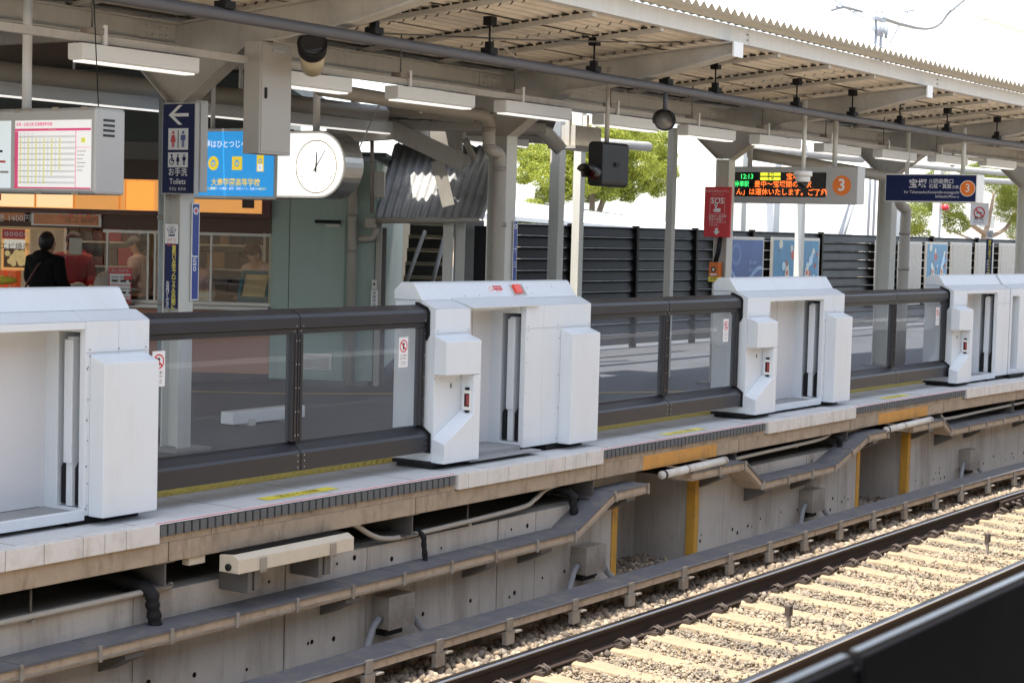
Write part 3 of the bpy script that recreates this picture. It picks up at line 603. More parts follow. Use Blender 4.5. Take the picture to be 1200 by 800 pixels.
door_unit(21.57, 22.02, 23.07, 23.50, None, (21.49, 21.94), 'white platform door housing far right with sensor leg and open bay')
door_unit(23.54, 23.60, 23.86, 26.5, None, None, 'white platform door housing cut off by the right edge with a narrow slot', slot_only=True)

# ================================================================== GLASS FENCES
def fence(x0, x1, label, end_right, sticker):
    t = thing('glass_fence', label, 'platform fence', ((x0+x1)/2, 7.9, 0))
    a, b = x0+.004, x1-.004
    m = MB(); m.prism([(7.88, 1.095), (7.88, 1.165), (7.895, 1.188), (7.975, 1.222), (7.985, 1.22), (7.985, 1.095)], a, b, dark); m.prism([(7.90, 1.055), (7.90, 1.093), (7.96, 1.093), (7.96, 1.055)], a, b, dark); m.build('top_rail', t, .003)
    m = MB(); m.prism([(7.85, .135), (7.85, .252), (7.862, .27), (7.95, .328), (7.965, .328), (7.965, .135)], a, b, dark); m.build('bottom_rail', t, .003)
    m = MB()
    wl, wr = .052, .052
    m.box(a, a+wl, 7.895, 7.955, .329, 1.054, dark); m.box(a+wl*.4, a+wl*.55, 7.888, 7.8945, .329, 1.054, dark); m.build('mullion', t, .003)
    m = MB(); m.box(b-wr, b, 7.895, 7.955, .329, 1.054, dark); m.box(b-wr*.55, b-wr*.4, 7.888, 7.8945, .329, 1.054, dark); m.build('mullion', t, .003)
    MB().box(a+wl+.001, b-wr-.001, 7.925, 7.931, .325, 1.056, fence_glass).build('glass_pane', t)
    m = MB(); sc = mat('bright_screw', (.6, .6, .6), .3, .9)
    for x in (a+.012, b-.012):
        for k in range(5): m.disc((x, 7.8935, .37+k*.16), XS, ZS, .0055, sc, 8)
    for x in (a+.03, b-.03):
        for z in (.16, .2, .24): m.disc((x, 7.8485, z), XS, ZS, .005, sc, 8)
        m.disc((x, 7.8785, 1.11), XS, ZS, .005, sc, 8); m.disc((x, 7.8985, 1.075), XS, ZS, .005, sc, 8)
    m.build('screw', t)
    if end_right:       # black profile where the rail meets the next housing
        m = MB(); m.prism([(7.868, 1.00), (7.868, 1.175), (7.89, 1.205), (7.98, 1.24), (8.0, 1.24), (8.0, 1.05), (7.96, .98), (7.89, .96)], b+.0, b+.014, black); m.prism([(7.838, .125), (7.838, .27), (7.95, .35), (7.975, .35), (7.975, .125)], b, b+.014, black); m.build('end_seal', t)
    if sticker:
        x = b-wr-.18 if sticker == 'R' else a+wl+.12; st = MB(); y = 7.9235
        st.box(x-.055, x+.055, y, y+.001, .77, .99, sign_w); o = (0, -.0012, 0)
        st.disc((x, y-.001, .925), XS, ZS, .046, sign_r, 28, .037)
        a2 = Vector((x-.028, y-.001, .953)); b2 = Vector((x+.028, y-.001, .897)); st.quad(a2+Vector((-.004, 0, -.004)), b2+Vector((-.004, 0, -.004)), b2+Vector((.004, 0, .004)), a2+Vector((.004, 0, .004)), sign_r)
        st.box(x-.008, x+.008, y-.0008, y-.0002, .90, .93, sign_k); st.box(x-.011, x+.011, y-.0008, y-.0002, .93, .948, sign_k)
        st.text('ドアに寄り', (x, y-.001, .855), XS, ZS, .017, sign_k); st.text('かからない', (x, y-.001, .833), XS, ZS, .017, sign_k); st.text('Do not lean', (x, y-.001, .808), XS, ZS, .013, sign_k); st.text('on the door', (x, y-.001, .792), XS, ZS, .013, sign_k)
        st.build('prohibition_sticker', t)
    return t
fence(7.83, 9.285, 'dark framed glass fence just right of the nearest door housing', False, 'L')
fence(9.285, 10.735, 'dark framed glass fence left of the housing with the raised flap', True, 'R')
fence(12.97, 14.44, 'dark framed glass fence right of the housing with the raised flap', False, None)
fence(14.44, 15.905, 'dark framed glass fence left of the third door housing', True, 'R')
fence(18.29, 19.92, 'dark framed glass fence right of the third door housing', False, None)
fence(19.92, 21.555, 'dark framed glass fence left of the fourth door housing', True, 'R')
# floor notices
for i, (px, py) in enumerate(((350, 578), (800, 505.5), (1048, 464.5))):
    p = at_z(px, py, .008); m = MB(); m.box(p.x-.36, p.x+.36, p.y-.055, p.y+.055, .0085, .0095, sign_y); m.text('足もと注意', (p.x, p.y, .0102), XS, YS, .085, sign_k)
    tag(m.build('floor_notice'), 'yellow floor notice on the platform edge '+['between the nearest and second housings', 'between the second and third housings', 'left of the fourth housing'][i], 'notice')
# low white box on the platform seen through the glass
p, q = at_z(268, 500, 0), at_z(375, 493, 0); t = thing('low_barrier', 'low white box on the platform floor behind the glass fence', 'barrier', p)
m = MB(); m.box(p.x, q.x, p.y-.05, p.y+.10, .02, .13, whitep); m.build('body', t, .01)
for s in (.25, .75): MB().box(p.x+(q.x-p.x)*s-.04, p.x+(q.x-p.x)*s+.04, p.y-.06, p.y+.11, 0, .06, greyp).build('foot', t)

# ================================================================== CANOPY
def zroof(y): return 3.60-(y-7.6)*.09 if y <= 10 else 3.384+(y-10)*.07
CX = [5.85, 10.3, 14.8, 19.6, 24.3, 29.2]
t = thing('canopy_roof', 'cream corrugated platform canopy with zinc fascia and saw tooth edge', 'canopy', (14, 9, 3.5))
# roof sheets, corrugation running along the platform
def corrugated(x0, x1, ya, yb, m, mm, pitch=.11, amp=.016, skip=()):
    n = int(abs(yb-ya)/(pitch/4)); xs = [x0]+[x for x in np.arange(math.ceil(x0), x1, 1.0) if x > x0]+[x1]; vs = []; fs = []
    for x in xs:
        for k in range(n+1):
            y = ya+(yb-ya)*k/n; ph = k % 4; h = (amp if ph in (1, 2) else -amp)
            vs.append((x, y, zroof(y)+h))
    for i in range(len(xs)-1):
        for k in range(n): fs.append((i*(n+1)+k, i*(n+1)+k+1, (i+1)*(n+1)+k+1, (i+1)*(n+1)+k))
    m.add(vs, fs, mm)
bays = [2.0]+[x for c in CX for x in (c,)]+[34]
gap = mat('roof_gap_dark', (.035, .03, .028), .8, var=.2)
m = MB()
for a, b in zip(bays, bays[1:]):
    k = 3
    for i in range(k):
        x0, x1 = a+(b-a)*i/k, a+(b-a)*(i+1)/k
        corrugated(x0+.01, x1-.01, 7.62, 8.30, m, sheet); corrugated(x0+.01, x1-.01, 8.34, 9.02, m, sheet); corrugated(x0+.01, x1-.01, 9.05, 9.95, m, sheet)
        corrugated(x0+.01, x1-.01, 10.05, 11.55, m, sheet)
m.build('roofing_sheet', t)
m = MB(); m.prism([(7.60, 3.66), (10, 3.45), (11.6, 3.52), (11.6, 3.56), (10, 3.49), (7.6, 3.70)], 2, 34, gap, seg=32); m.build('upper_deck', t)
for a, b in zip(bays, bays[1:]):
    n = 4
    for i in range(1, n):
        x = a+(b-a)*i/n; m = MB(); m.prism([(7.62, 3.53), (9.98, 3.318), (9.98, 3.352), (7.62, 3.565)], x-.03, x+.03, beige)
        for k in range(24):
            y = 7.68+k*.098; m.box(x-.022, x+.022, y, y+.045, zroof(y)-.042, zroof(y)-.012, gap)
        m.build('rafter', t)
        m = MB(); m.prism([(10.05, 3.318), (11.58, 3.42), (11.58, 3.46), (10.05, 3.352)], x-.03, x+.03, beige); m.build('rafter', t)
fj = [2, 6.1, 10.5, 15.25, 20.15, 25, 30, 34]
for a, b in zip(fj, fj[1:]):
    m = MB(); m.prism([(7.575, 3.565), (7.575, 3.715), (7.60, 3.715), (7.60, 3.58), (7.66, 3.58), (7.66, 3.565)], a+.003, b-.003, fasc); m.box(b-.05, b-.02, 7.566, 7.5745, 3.60, 3.615, galv); m.box(b-.05, b-.02, 7.566, 7.5745, 3.65, 3.665, galv); m.build('fascia', t)
m = MB()     # saw-tooth flashing
pit = .145; x = 2.0; vs = []; fs = []; n = int(32/pit)
for i in range(n*2+1):
    xx = 2+i*pit/2; h = .035 if i % 2 else -.035
    vs += [(xx, 7.62, 3.735+h*.25), (xx, 7.30, 3.765+h*.85)]
for i in range(n*2): fs.append((2*i, 2*i+1, 2*i+3, 2*i+2))
m.add(vs, fs, zincdk); m.build('saw_tooth_flashing', t)
m = MB(); m.prism([(11.6, 3.42), (11.6, 3.58), (11.63, 3.58), (11.63, 3.42)], 2, 34, fasc); m.build('rear_fascia', t)
# longitudinal girders and wind bracing
for a, b in zip(CX, CX[1:]):
    g = thing('roof_girder', 'beige roof girder between the columns '+{5.85: 'above the timetable board', 10.3: 'above the clock', 14.8: 'behind the black signal', 19.6: 'above the red LED display', 24.3: 'at the far right'}[a], 'girder', (a, 10, 3.2))
    m = MB(); m.box(a+.10, b-.10, 9.97, 10.03, 3.15, 3.30, beige); m.box(a+.10, b-.10, 9.92, 10.08, 3.30, 3.312, beige); m.box(a+.10, b-.10, 9.92, 10.08, 3.138, 3.15, beige); m.build('section', g)
    for s in (a+.32, b-.32):
        m = MB(); m.box(s-.17, s+.17, 9.958, 9.9695, 3.165, 3.285, beige)
        for u in (-.11, -.04, .04, .11):
            for z in (3.195, 3.255): m.cyl((s+u, 9.955, z), (0, 1, 0), .014, .02, beige, 6)
        m.build('bolt_plate', g)
for i, x in enumerate(CX):
    lab = ['beige column out of view at the far left of the platform', 'grey column carrying the navy toilet sign', 'grey column right of the stairs with a narrow blue sign', 'grey column behind the red SOS sign', 'grey column with drain pipes right of the LED display', 'grey column with navy and yellow sign at the far right'][i]
    if i == 0: continue
    c = thing('platform_column', lab, 'column', (x, 10, 0))
    d = .09 if i in (1, 3) else .11; w = .075 if i in (1, 3) else .09
    m = MB(); m.box(x-w, x+w, 10-d, 10-d+.012, .02, 2.715, greyp); m.box(x-w, x+w, 10+d-.012, 10+d, .02, 2.715, greyp); m.box(x-.006, x+.006, 10-d+.012, 10+d-.012, .02, 2.715, greyp); m.build('shaft', c)
    MB().box(x-.2, x+.2, 9.8, 10.2, 0, .02, conc_dark).build('base_plate', c)
    m = MB(); th = .05
    web = [(10+d, 2.72), (10-d, 2.72), (9.52, 2.98), (9.24, 3.15), (8.9, 3.17), (8.2, 3.275), (7.47, 3.44), (7.47, 3.535), (8.75, 3.42), (10.0, 3.31), (10.9, 3.36), (10.9, 3.24), (10.55, 3.12)]
    m.prism(web, x-.006, x+.006, beige)
    def fl(p, q, w2=w, tk=.012, mb=m):
        (y0, z0), (y1, z1) = p, q; dy, dz = y1-y0, z1-z0; L = math.hypot(dy, dz); ny, nz = -dz/L*tk, dy/L*tk
        mb.prism([(y0, z0), (y1, z1), (y1+ny, z1+nz), (y0+ny, z0+nz)], x-w2, x+w2, beige)
    for p, q in zip(web[1:6], web[2:7]): fl(p, q)
    for p, q in zip(web[7:10], web[8:11]): fl(p, q)
    fl(web[0], web[12]); fl(web[12], web[11])
    m.build('cantilever_beam', c)
    m = MB(); m.box(x-w-.003, x+w+.003, 7.452, 7.468, 3.41, 3.545, whitep); m.build('beam_end_cap', c)
    m = MB()
    for k in range(4): m.cyl((x-.05+.033*k, 9.0, 3.15), (0, 0, 1), .014, .03, beige, 6); m.cyl((x-.012, 9.05-.12*k, 3.25), (1, 0, 0), .016, .02, beige, 6)
    m.build('bolt', c)
# bracing rods
p, q = at_y(527, 0, 8.6), at_y(608, 71, 8.9)
m = MB(); m.tube([p, q], .012, beige, 6); tag(m.build('bracing_rod'), 'thin diagonal bracing rod under the roof left of centre', 'rod')
m = MB(); m.tube([at_y(440, 39, 8.7), at_y(620, 47, 8.3), at_y(745, 50, 8.1), at_y(880, 49, 7.9)], .007, ibeam_m, 6); m.tube([at_y(735, 50, 8.12), at_y(752, 50.5, 8.1)], .016, beige, 8); tag(m.build('tie_rod'), 'long thin tie rod with turnbuckle crossing under the roof', 'rod')

# dark pipe hung under the roof
t = thing('hung_pipe', 'long charcoal pipe hung on clamps below the canopy', 'pipe', (14, 8.3, 3.16))
MB().tube([(x, 8.3, 3.163) for x in np.arange(3, 33.5, .8)], .043, pipe_dk, 12).build('pipe', t)
for x in (5.0, 7.0, 8.95, 10.55, 12.05, 13.68, 15.0, 16.0, 17.9, 19.4, 20.8, 22.3, 24.0, 26):
    m = MB(); m.box(x-.05, x+.05, 8.25, 8.35, 3.20, 3.25, black); m.box(x-.022, x+.022, 8.27, 8.33, 3.25, 3.30, black); m.tube([(x, 8.3, 3.30), (x, 8.3, 3.43)], .009, black, 6); m.box(x-.04, x+.04, 8.26, 8.34, 3.43, 3.50, black); m.build('pipe_hanger', t)

# light fittings and their rail
t = thing('lighting_rail', 'long beige lighting rail hung on thin rods', 'light rail', (14, 9.2, 3))
m = MB(); m.box(4.5, 33, 9.17, 9.23, 2.975, 3.03, beige); m.build('rail', t)
for i in range(11):
    x = 6.9+1.72*i
    m = MB(); m.tube([(x, 9.2, 3.06), (x, 9.2, 3.40)], .007, ibeam_m, 6); m.box(x-.06, x+.06, 9.15, 9.25, 3.032, 3.075, galv); m.box(x+.062, x+.09, 9.145, 9.165, 2.95, 3.10, whitep); m.build('hanger_rod', t)
tubem = em('fluorescent_diffuser', (.95, .93, .88), .6)
LIT = [8.47, 10.22, 11.94, 13.55, 15.27, 17.02, 18.75, 20.48, 22.22, 23.95, 25.7, 27.4]
lname = ['nearest light fitting, left of the timetable post', 'light fitting in front of the grey cabinet', 'light fitting with a small green mark left of the stairs column', 'light fitting in front of the stairs column', 'light fitting above the black signal', 'light fitting just left of the SOS sign column', 'light fitting above the LED display clock', 'light fitting above the orange number three', 'light fitting just left of the navy name sign', 'light fitting above the navy name sign', 'light fitting right of the small dome camera', 'last light fitting at the right edge']
proto = None
for i, x in enumerate(LIT):
    if proto is None:
        proto = thing('ceiling_light', 'white '+lname[0], 'ceiling light', (x, 9.2, 2.9), group='light fittings in a row below the rail')
        m = MB(); m.prism([(9.13, 2.862), (9.13, 2.962), (9.27, 2.962), (9.27, 2.862), (9.255, 2.850), (9.145, 2.850)], x, x+1.12, whitep); m.build('housing', proto, .004)
        m = MB(); m.box(x+.03, x+1.09, 9.15, 9.25, 2.838, 2.8495, tubem); m.build('diffuser', proto)
        m = MB(); m.box(x+.2, x+.23, 9.165, 9.235, 2.963, 2.974, galv); m.box(x+.85, x+.88, 9.165, 9.235, 2.963, 2.974, galv); m.build('clip', proto)
    else:
        l = bend((x, 9.2, 2.9)); dup(proto, (l[0], l[1], 2.9+max(0, x-21)*.015), 'white '+lname[i], rotz=-max(0, x-S0)/RB)
# drain pipes
t = thing('drain_pipe', 'beige roof drain pipe bending down beside the stairs column', 'pipe', (13, 9.9, 2.9))
MB().tube(smooth_path([at_y(375, 104, 9.9), at_y(480, 121, 9.9), at_y(545, 132, 9.9), at_y(566, 135.5, 9.9), at_y(572, 141, 9.9), at_y(573, 150, 9.9), at_y(573, 168, 9.9), at_y(575, 176, 9.9), at_y(583, 179, 9.9), at_y(586, 190, 9.9), at_y(585.5, 230, 9.9), at_y(583, 340, 9.9), at_y(580, 420, 9.9)], 4), .062, pipe_lt, 14).build('pipe', t)
for py in (135, 152, 172, 198, 263):
    q = at_y(585.5 if py > 180 else 573, py, 9.9); MB().tube([q-ZS*.02, q+ZS*.02], .068, galv, 14).build('clamp', t)
t = thing('drain_pipe', 'grey drain pipe beside the column of the toilet sign', 'pipe', (10, 10.15, 0))
MB().tube([at_y(193, 90, 10.25), at_y(190, 500, 10.25)], .045, mat('bluegrey_pipe', (.30, .34, .35), .5), 12).build('pipe', t)
for py in (255, 355): q = at_y(191.5, py, 10.25); MB().tube([q-ZS*.015, q+ZS*.015], .052, galv, 12).build('clamp', t)
t = thing('drain_pipe', 'thick beige drain pipe on the column right of the LED display', 'pipe', (24, 9.8, 2))
p = bend((24.05, 9.78, 0)); MB().tube(smooth_path([(p[0]-3.8, p[1]+.4, 2.82), (p[0]-1.5, p[1]+.15, 2.72), (p[0]-.28, p[1]+.04, 2.66), (p[0]-.22, p[1]+.03, 2.62), (p[0]-.20, p[1]+.02, 2.4), (p[0]-.15, p[1], 2.28), (p[0], p[1], 2.22), (p[0], p[1], 1.9), (p[0], p[1], .02)], 4), .075, pipe_lt, 14).build('pipe', t)
for z in (2.5, 1.9, 1.4): MB().tube([(p[0]-(.2 if z > 2.3 else 0), p[1], z-.02), (p[0]-(.2 if z > 2.3 else 0), p[1], z+.02)], .082, galv, 14).build('clamp', t)

# ================================================================== SIGNS on the platform
def slab_s(m, S, y0, y1, z0, z1, mm, th=.002): m.box(S-th, S, y0, y1, z0, z1, mm)     # thin layer facing the walker (towards -x)
# toilet sign
t = thing('toilet_sign', 'navy toilet sign with arrow and figures on the grey column', 'sign', (10.2, 9.9, 2.35))
S = 10.19; y0, y1 = 9.735, 10.083; z0, z1 = 1.998, 2.70
m = MB(); m.box(S, S+.05, y0, y1, z0, z1, greyframe); m.box(S+.051, S+.13, y0-.01, y0+.05, z0+.02, z1+.02, greyframe); m.build('case', t, .003)
m = MB(); slab_s(m, S-.0005, y0+.008, y1-.008, z0+.008, z1-.008, navy, .002); m.build('face', t)
Sx = S-.0035; yc = (y0+y1)/2
m = MB(); slab_s(m, Sx, yc-.105, yc+.105, 2.34, 2.505, sign_w, .001); slab_s(m, Sx, yc-.105, yc+.105, 2.205, 2.32, sign_w, .001)
m.quad((Sx-.001, yc+.10, 2.60), (Sx-.001, yc-.105, 2.588), (Sx-.001, yc-.105, 2.612), (Sx-.001, yc+.10, 2.60), sign_w) if False else None
slab_s(m, Sx, yc-.105, yc+.075, 2.595, 2.62, sign_w, .001)
for sg in (1, -1):
    a = Vector((Sx-.0012, yc+.105, 2.6075)); b = Vector((Sx-.0012, yc+.0, 2.6075+sg*.075)); w = Vector((0, -.042, 0))
    vs = [a, a+w, b+w, b]; m.add(vs, [(0, 1, 2, 3) if sg < 0 else (3, 2, 1, 0)], sign_w)
m.text('お手洗', (Sx-.0015, yc, 2.165), NY, ZS, .068, sign_w, bold=.012); m.text('Toilets', (Sx-.0015, yc, 2.095), NY, ZS, .062, sign_w, bold=.01); m.text('화장실  洗手间', (Sx-.0015, yc, 2.037), NY, ZS, .028, sign_w)
m.build('lettering', t)
def figure(m, S, y, z, h, mm, skirt=False):
    m.disc((S, y, z+h*.9), NY, ZS, h*.1, mm, 14)
    if skirt: m.add([(S, y+h*.12, z+h*.76), (S, y+h*.22, z+h*.32), (S, y-h*.22, z+h*.32), (S, y-h*.12, z+h*.76)], [(0, 1, 2, 3)], mm)
    else: m.add([(S, y+h*.2, z+h*.76), (S, y+h*.2, z+h*.42), (S, y-h*.2, z+h*.42), (S, y-h*.2, z+h*.76)], [(0, 1, 2, 3)], mm)
    for k in (-1, 1): m.add([(S-.0003, y+k*h*.06+h*.045, z+h*.43), (S-.0003, y+k*h*.06+h*.045, z), (S-.0003, y+k*h*.06-h*.045, z), (S-.0003, y+k*h*.06-h*.045, z+h*.43)], [(0, 1, 2, 3)], mm)
m = MB(); figure(m, Sx-.002, yc+.052, 2.36, .125, sign_r, True); figure(m, Sx-.002, yc-.052, 2.36, .125, blue_s); m.box(Sx-.002, Sx-.001, yc-.004, yc+.004, 2.355, 2.49, sign_k)
m.disc((Sx-.002, yc+.065, 2.25), NY, ZS, .026, navy, 18, .019); m.disc((Sx-.002, yc+.066, 2.298), NY, ZS, .01, navy, 12); m.box(Sx-.0025, Sx-.002, yc+.055, yc+.068, 2.25, 2.288, navy); m.box(Sx-.0025, Sx-.002, yc+.035, yc+.06, 2.25, 2.258, navy)
figure(m, Sx-.002, yc-.0, 2.222, .085, navy, True); figure(m, Sx-.002, yc-.066, 2.222, .085, navy)
m.build('pictogram', t)
# column strips
def strip_y(name, lab, x0, x1, y, z0, z1, build):
    t = thing(name, lab, 'sign', ((x0+x1)/2, y, (z0+z1)/2)); m = MB(); build(m, t)
x0, x1 = 10.335, 10.42; y = 9.893
t = thing('station_name_strip', 'tall narrow blue station name strip on the toilet sign column', 'sign', (x0, y, 1.5))
zt, zb = at_y(226, 238, 9.9).z, at_y(222, 352, 9.9).z
m = MB(); m.box(x0, x1, y, y+.006, zb, zt, sign_w); m.box(x0+.008, x1-.008, y-.001, y-.0002, zb+.01, zt-.01, blue_s); m.build('plate', t)
m = MB(); m.disc(((x0+x1)/2, y-.0015, zt-.06), XS, ZS, .03, sign_w, 20, .018); m.disc(((x0+x1)/2, y-.0013, zt-.06), XS, ZS, .018, mat('emblem_red', (.6, .15, .2), .5), 16); m.text('Juso', ((x0+x1)/2, y-.0015, zt-.47), -ZS, XS, .075, sign_w, bold=.01); m.build('lettering', t)
x0, x1 = 10.15, 10.325; S = 10.222
yy0, yy1 = 9.925, 10.065
t = thing('warning_strip', 'navy strip with yellow Japanese writing low on the toilet sign column', 'sign', (S, 10, 1.4))
zt, zm, zb = at_s(214, 263, S).z, at_s(213, 286, S).z, at_s(213, 362, S).z
m = MB(); m.box(S-.002, S, yy0, yy1, zb, zt, navy); m.box(S-.0035, S-.0022, yy0, yy1, zm, zt, sign_w); m.build('plate', t)
m = MB()
for k, ch in enumerate('黄色い点字ブロックの内側に'): m.text(ch, (S-.0035, yy0+.042, zm-.035-k*.0475*(zm-zb)/.63), NY, ZS, .047, sign_y, bold=.014)
for k, ch in enumerate('お並びください'): m.text(ch, (S-.0035, yy0+.105, zm-.31-k*.042*(zm-zb)/.63), NY, ZS, .040, sign_w, bold=.01)
m.text('☎', (S-.0045, (yy0+yy1)/2, zt-.06), NY, ZS, .08, navy); m.text('点字 □', (S-.0045, (yy0+yy1)/2, zt-.125), NY, ZS, .03, sign_r); m.text('案内 号', (S-.0045, (yy0+yy1)/2, zt-.16), NY, ZS, .03, sign_r); m.build('lettering', t)
# blue strip on stairs column
t = thing('station_name_strip', 'narrow blue strip on the column right of the stairs', 'sign', (14.9, 9.87, 1.8)); x0, x1, y = 14.83, 14.90, 9.867
zt, zb = at_y(597, 258, y).z, 1.2
m = MB(); m.box(x0, x1, y, y+.006, zb, zt, sign_w); m.box(x0+.006, x1-.006, y-.001, y-.0002, zb, zt-.01, blue_s); m.build('plate', t)
m = MB(); xc = (x0+x1)/2; m.disc((xc, y-.0015, zt-.06), XS, ZS, .026, sign_w, 20, .015); m.text('十', (xc, y-.0015, zt-.29), XS, ZS, .065, sign_w); m.text('三', (xc, y-.0015, zt-.44), XS, ZS, .065, sign_w); m.build('lettering', t)
# timetable board
S = 8.3; t = thing('timetable_board', 'grey framed lit timetable board hanging at the left edge', 'board', (S, 9, 2.2))
pa, pb = at_s(0, 127, S), at_s(112, 228, S); y0, y1 = pb.y, pb.y+2.1; z0, z1 = pb.z, at_s(60, 126.5, S).z
tmz = em('timetable_paper', (.82, .82, .80), .35); pale = em('map_paper', (.70, .78, .80), .35); gl = mat('timetable_pink', (.75, .08, .22), .5, emit=.1)
m = MB(); m.box(S, S+.26, y0, y1, z0, z1, greyframe); m.build('case', t, .02)
fy0, fy1 = at_s(107, 180, S).y, at_s(18, 180, S).y; fz0, fz1 = at_s(60, 221, S).z, at_s(60, 141, S).z
m = MB(); slab_s(m, S-.001, fy0, fy1, fz0, fz1, tmz, .003); m.build('timetable_sheet', t)
m = MB(); w = fy1-fy0; h = fz1-fz0; Sx = S-.0055
slab_s(m, Sx, fy0, fy1, fz1-h*.155, fz1-h*.12, gl, .001); slab_s(m, Sx, fy0, fy1, fz0, fz0+h*.02, gl, .001); slab_s(m, Sx, fy0+w*.19, fy0+w*.195, fz0, fz1-h*.15, gl, .001); slab_s(m, Sx, fy1-w*.045, fy1, fz0, fz1-h*.16, gl, .001); slab_s(m, Sx, fy0, fy0+w*.19, fz0+h*.60, fz0+h*.605, gl, .001)
m.text('宝塚・石橋方面 普通電車時刻表', (Sx-.001, fy1-w*.26, fz1-h*.06), NY, ZS, h*.055, gl, bold=.01); m.text('平日 Weekdays', (Sx-.0018, fy0+w*.5, fz1-h*.138), NY, ZS, h*.025, sign_w)
ty = mat('timetable_yellow', (.75, .72, .12), .5, emit=.12); tk = mat('timetable_grey', (.35, .36, .36), .5); tl = mat('timetable_band', (.68, .68, .68), .5, emit=.1)
for r in range(18):
    z = fz1-h*(.20+.042*r)
    if r % 2: slab_s(m, Sx+.0005, fy0+w*.2, fy1-w*.05, z-h*.015, z+h*.018, tl, .0008)
    ncol = 4 if r < 2 else (11 if r < 13 else (9 if r < 15 else 7))
    for c in range(ncol):
        yy = fy1-w*(.08+.052*c)
        if c % 2 == 0 and r > 1: slab_s(m, Sx-.0012, yy-w*.010, yy+w*.010, z-h*.014, z+h*.014, ty, .0004)
        slab_s(m, Sx-.002, yy-w*.008, yy+w*.006, z-h*.003, z+h*.005, tk, .0003)
slab_s(m, Sx-.001, fy0+w*.07, fy0+w*.12, fz0+h*.67, fz0+h*.74, ty, .001)
for r in range(6): slab_s(m, Sx-.001, fy0+w*(.06+.02*(r % 3)), fy0+w*.17, fz0+h*(.54-.055*r), fz0+h*(.55-.055*r), tk, .001)
m.build('lettering', t)
ly0, ly1 = at_s(13, 180, S).y, y1-.06
m = MB(); slab_s(m, S-.001, ly0, ly1, fz0, fz1, pale, .003)
for k in range(5): slab_s(m, S-.005, ly0+.02+.03*k, ly0+.10+.03*k, fz0+.1+.07*k, fz0+.115+.07*k, [tk, sign_r, navy, sign_o, mat('map_blue', (.3, .6, .75), .5)][k], .001)
m.build('route_map', t)
m = MB(); m.disc((S-.002, at_s(-4, 132, S).y, at_s(-4, 132, S).z), NY, ZS, .035, sign_o, 20); m.build('number_badge', t)
m = MB()
for k in range(4): z = z1-.09-k*.033; m.box(S+.06, S+.16, y0-.003, y0-.0005, z, z+.016, sign_k)
m.build('vent', t)
for (a, b) in ((.02, .97), (.15, .985), (.5, .985), (.85, .985), (.3, .02), (.75, .015), (.02, .4)): m = MB(); m.box(S-.0015, S-.0003, y0+(fy1-y0)*(1-a)-.03, y0+(fy1-y0)*(1-a)+.03, z0+(z1-z0)*b-.012, z0+(z1-z0)*b+.012, mat('peeled_grey', (.35, .31, .25), .7)); m.build('peeled_patch', t)
p = at_s(30, 126, S+.12); q = at_s(29, 40, S+.12); MB().tube([(S+.13, p.y, z1), (S+.13, p.y, 3.33)], .033, whitep, 12).build('hanger_post', t)
m = MB(); a = at_s(110, 0, S+.13); b = at_s(123, 205, S+.14); m.tube([a, at_s(116, 140, S+.13), b], .004, black, 5); tag(m.build('hanging_wire'), 'thin black wire hanging down the side of the timetable board', 'wire')
# blue advertisement + clock
S = 12.5; t = thing('clock_box', 'silver sign box with round white clock lit from inside', 'clock', (S, 10.6, 2.3))
pc = at_s(371, 195.5, S); rcl = .235; z0, z1 = at_s(365, 233, S).z, at_s(365, 153, S).z; zc = (z0+z1)/2; hr = (z1-z0)/2; yL = at_s(324, 190, S).y; yc = at_s(374, 190, S).y
prof = [(yL, z0), (yc, z0)]+[(yc-hr*math.sin(a), zc-hr*math.cos(a)) for a in np.linspace(0, math.pi, 22)[1:-1]]+[(yc, z1), (yL, z1)]
m = MB(); m.prism(prof, S, S+.26, steel); m.build('case', t, .008)
prof2 = [(yL-.02, z0+.025), (yc, z0+.025)]+[(yc-(hr-.025)*math.sin(a), zc-(hr-.025)*math.cos(a)) for a in np.linspace(0, math.pi, 22)[1:-1]]+[(yc, z1-.025), (yL-.02, z1-.025)]
m = MB(); m.prism(prof2, S-.004, S-.0008, em('clock_surround', (.80, .81, .79), .8)); m.build('front_panel', t)
m = MB(); m.disc((S-.006, pc.y, pc.z), NY, ZS, rcl, em('clock_face', (1, .98, .93), 1.1), 48); m.build('clock_face', t)
m = MB(); m.disc((S-.0065, pc.y, pc.z), NY, ZS, rcl+.004, mat('clock_ring', (.75, .62, .35), .4), 48, rcl-.006)
ck = mat('clock_numeral', (.42, .38, .33), .5)
for k in range(1, 13): a = math.radians(30*k); m.text(str(k), (S-.007, pc.y-rcl*.8*math.sin(a), pc.z+rcl*.8*math.cos(a)), NY, ZS, .055, ck)
m.build('numerals', t)
m = MB(); hk = mat('clock_hand', (.10, .09, .08), .4)
for ang, L, w in ((3, .135, .011), (35, .185, .007)):
    a = math.radians(ang); d = Vector((0, -math.sin(a), math.cos(a))); n = Vector((0, -math.cos(a), -math.sin(a))); o = Vector((S-.009, pc.y, pc.z)); m.quad(o-d*.05-n*w, o-d*.05+n*w, o+d*L+n*w*.6, o+d*L-n*w*.6, hk)
m.build('hands', t)
m = MB(); m.box(S-.0075, S-.006, pc.y+rcl, yL-.03, pc.z-.006, pc.z+.006, em('clock_bar', (1, .98, .95), .6)); m.build('light_bar', t)
p = at_s(369, 110, S+.1); MB().tube([(S+.13, p.y, z1-.01), (S+.13, p.y, 3.3)], .033, whitep, 12).build('hanger_post', t)
t = thing('advert_panel', 'bright blue lit advertisement with three yellow switch icons', 'advert', (S, 11.8, 2.3))
y0, y1 = yL+.03, at_s(225, 190, S).y+.35; az0, az1 = at_s(290, 230, S).z, at_s(290, 154, S).z
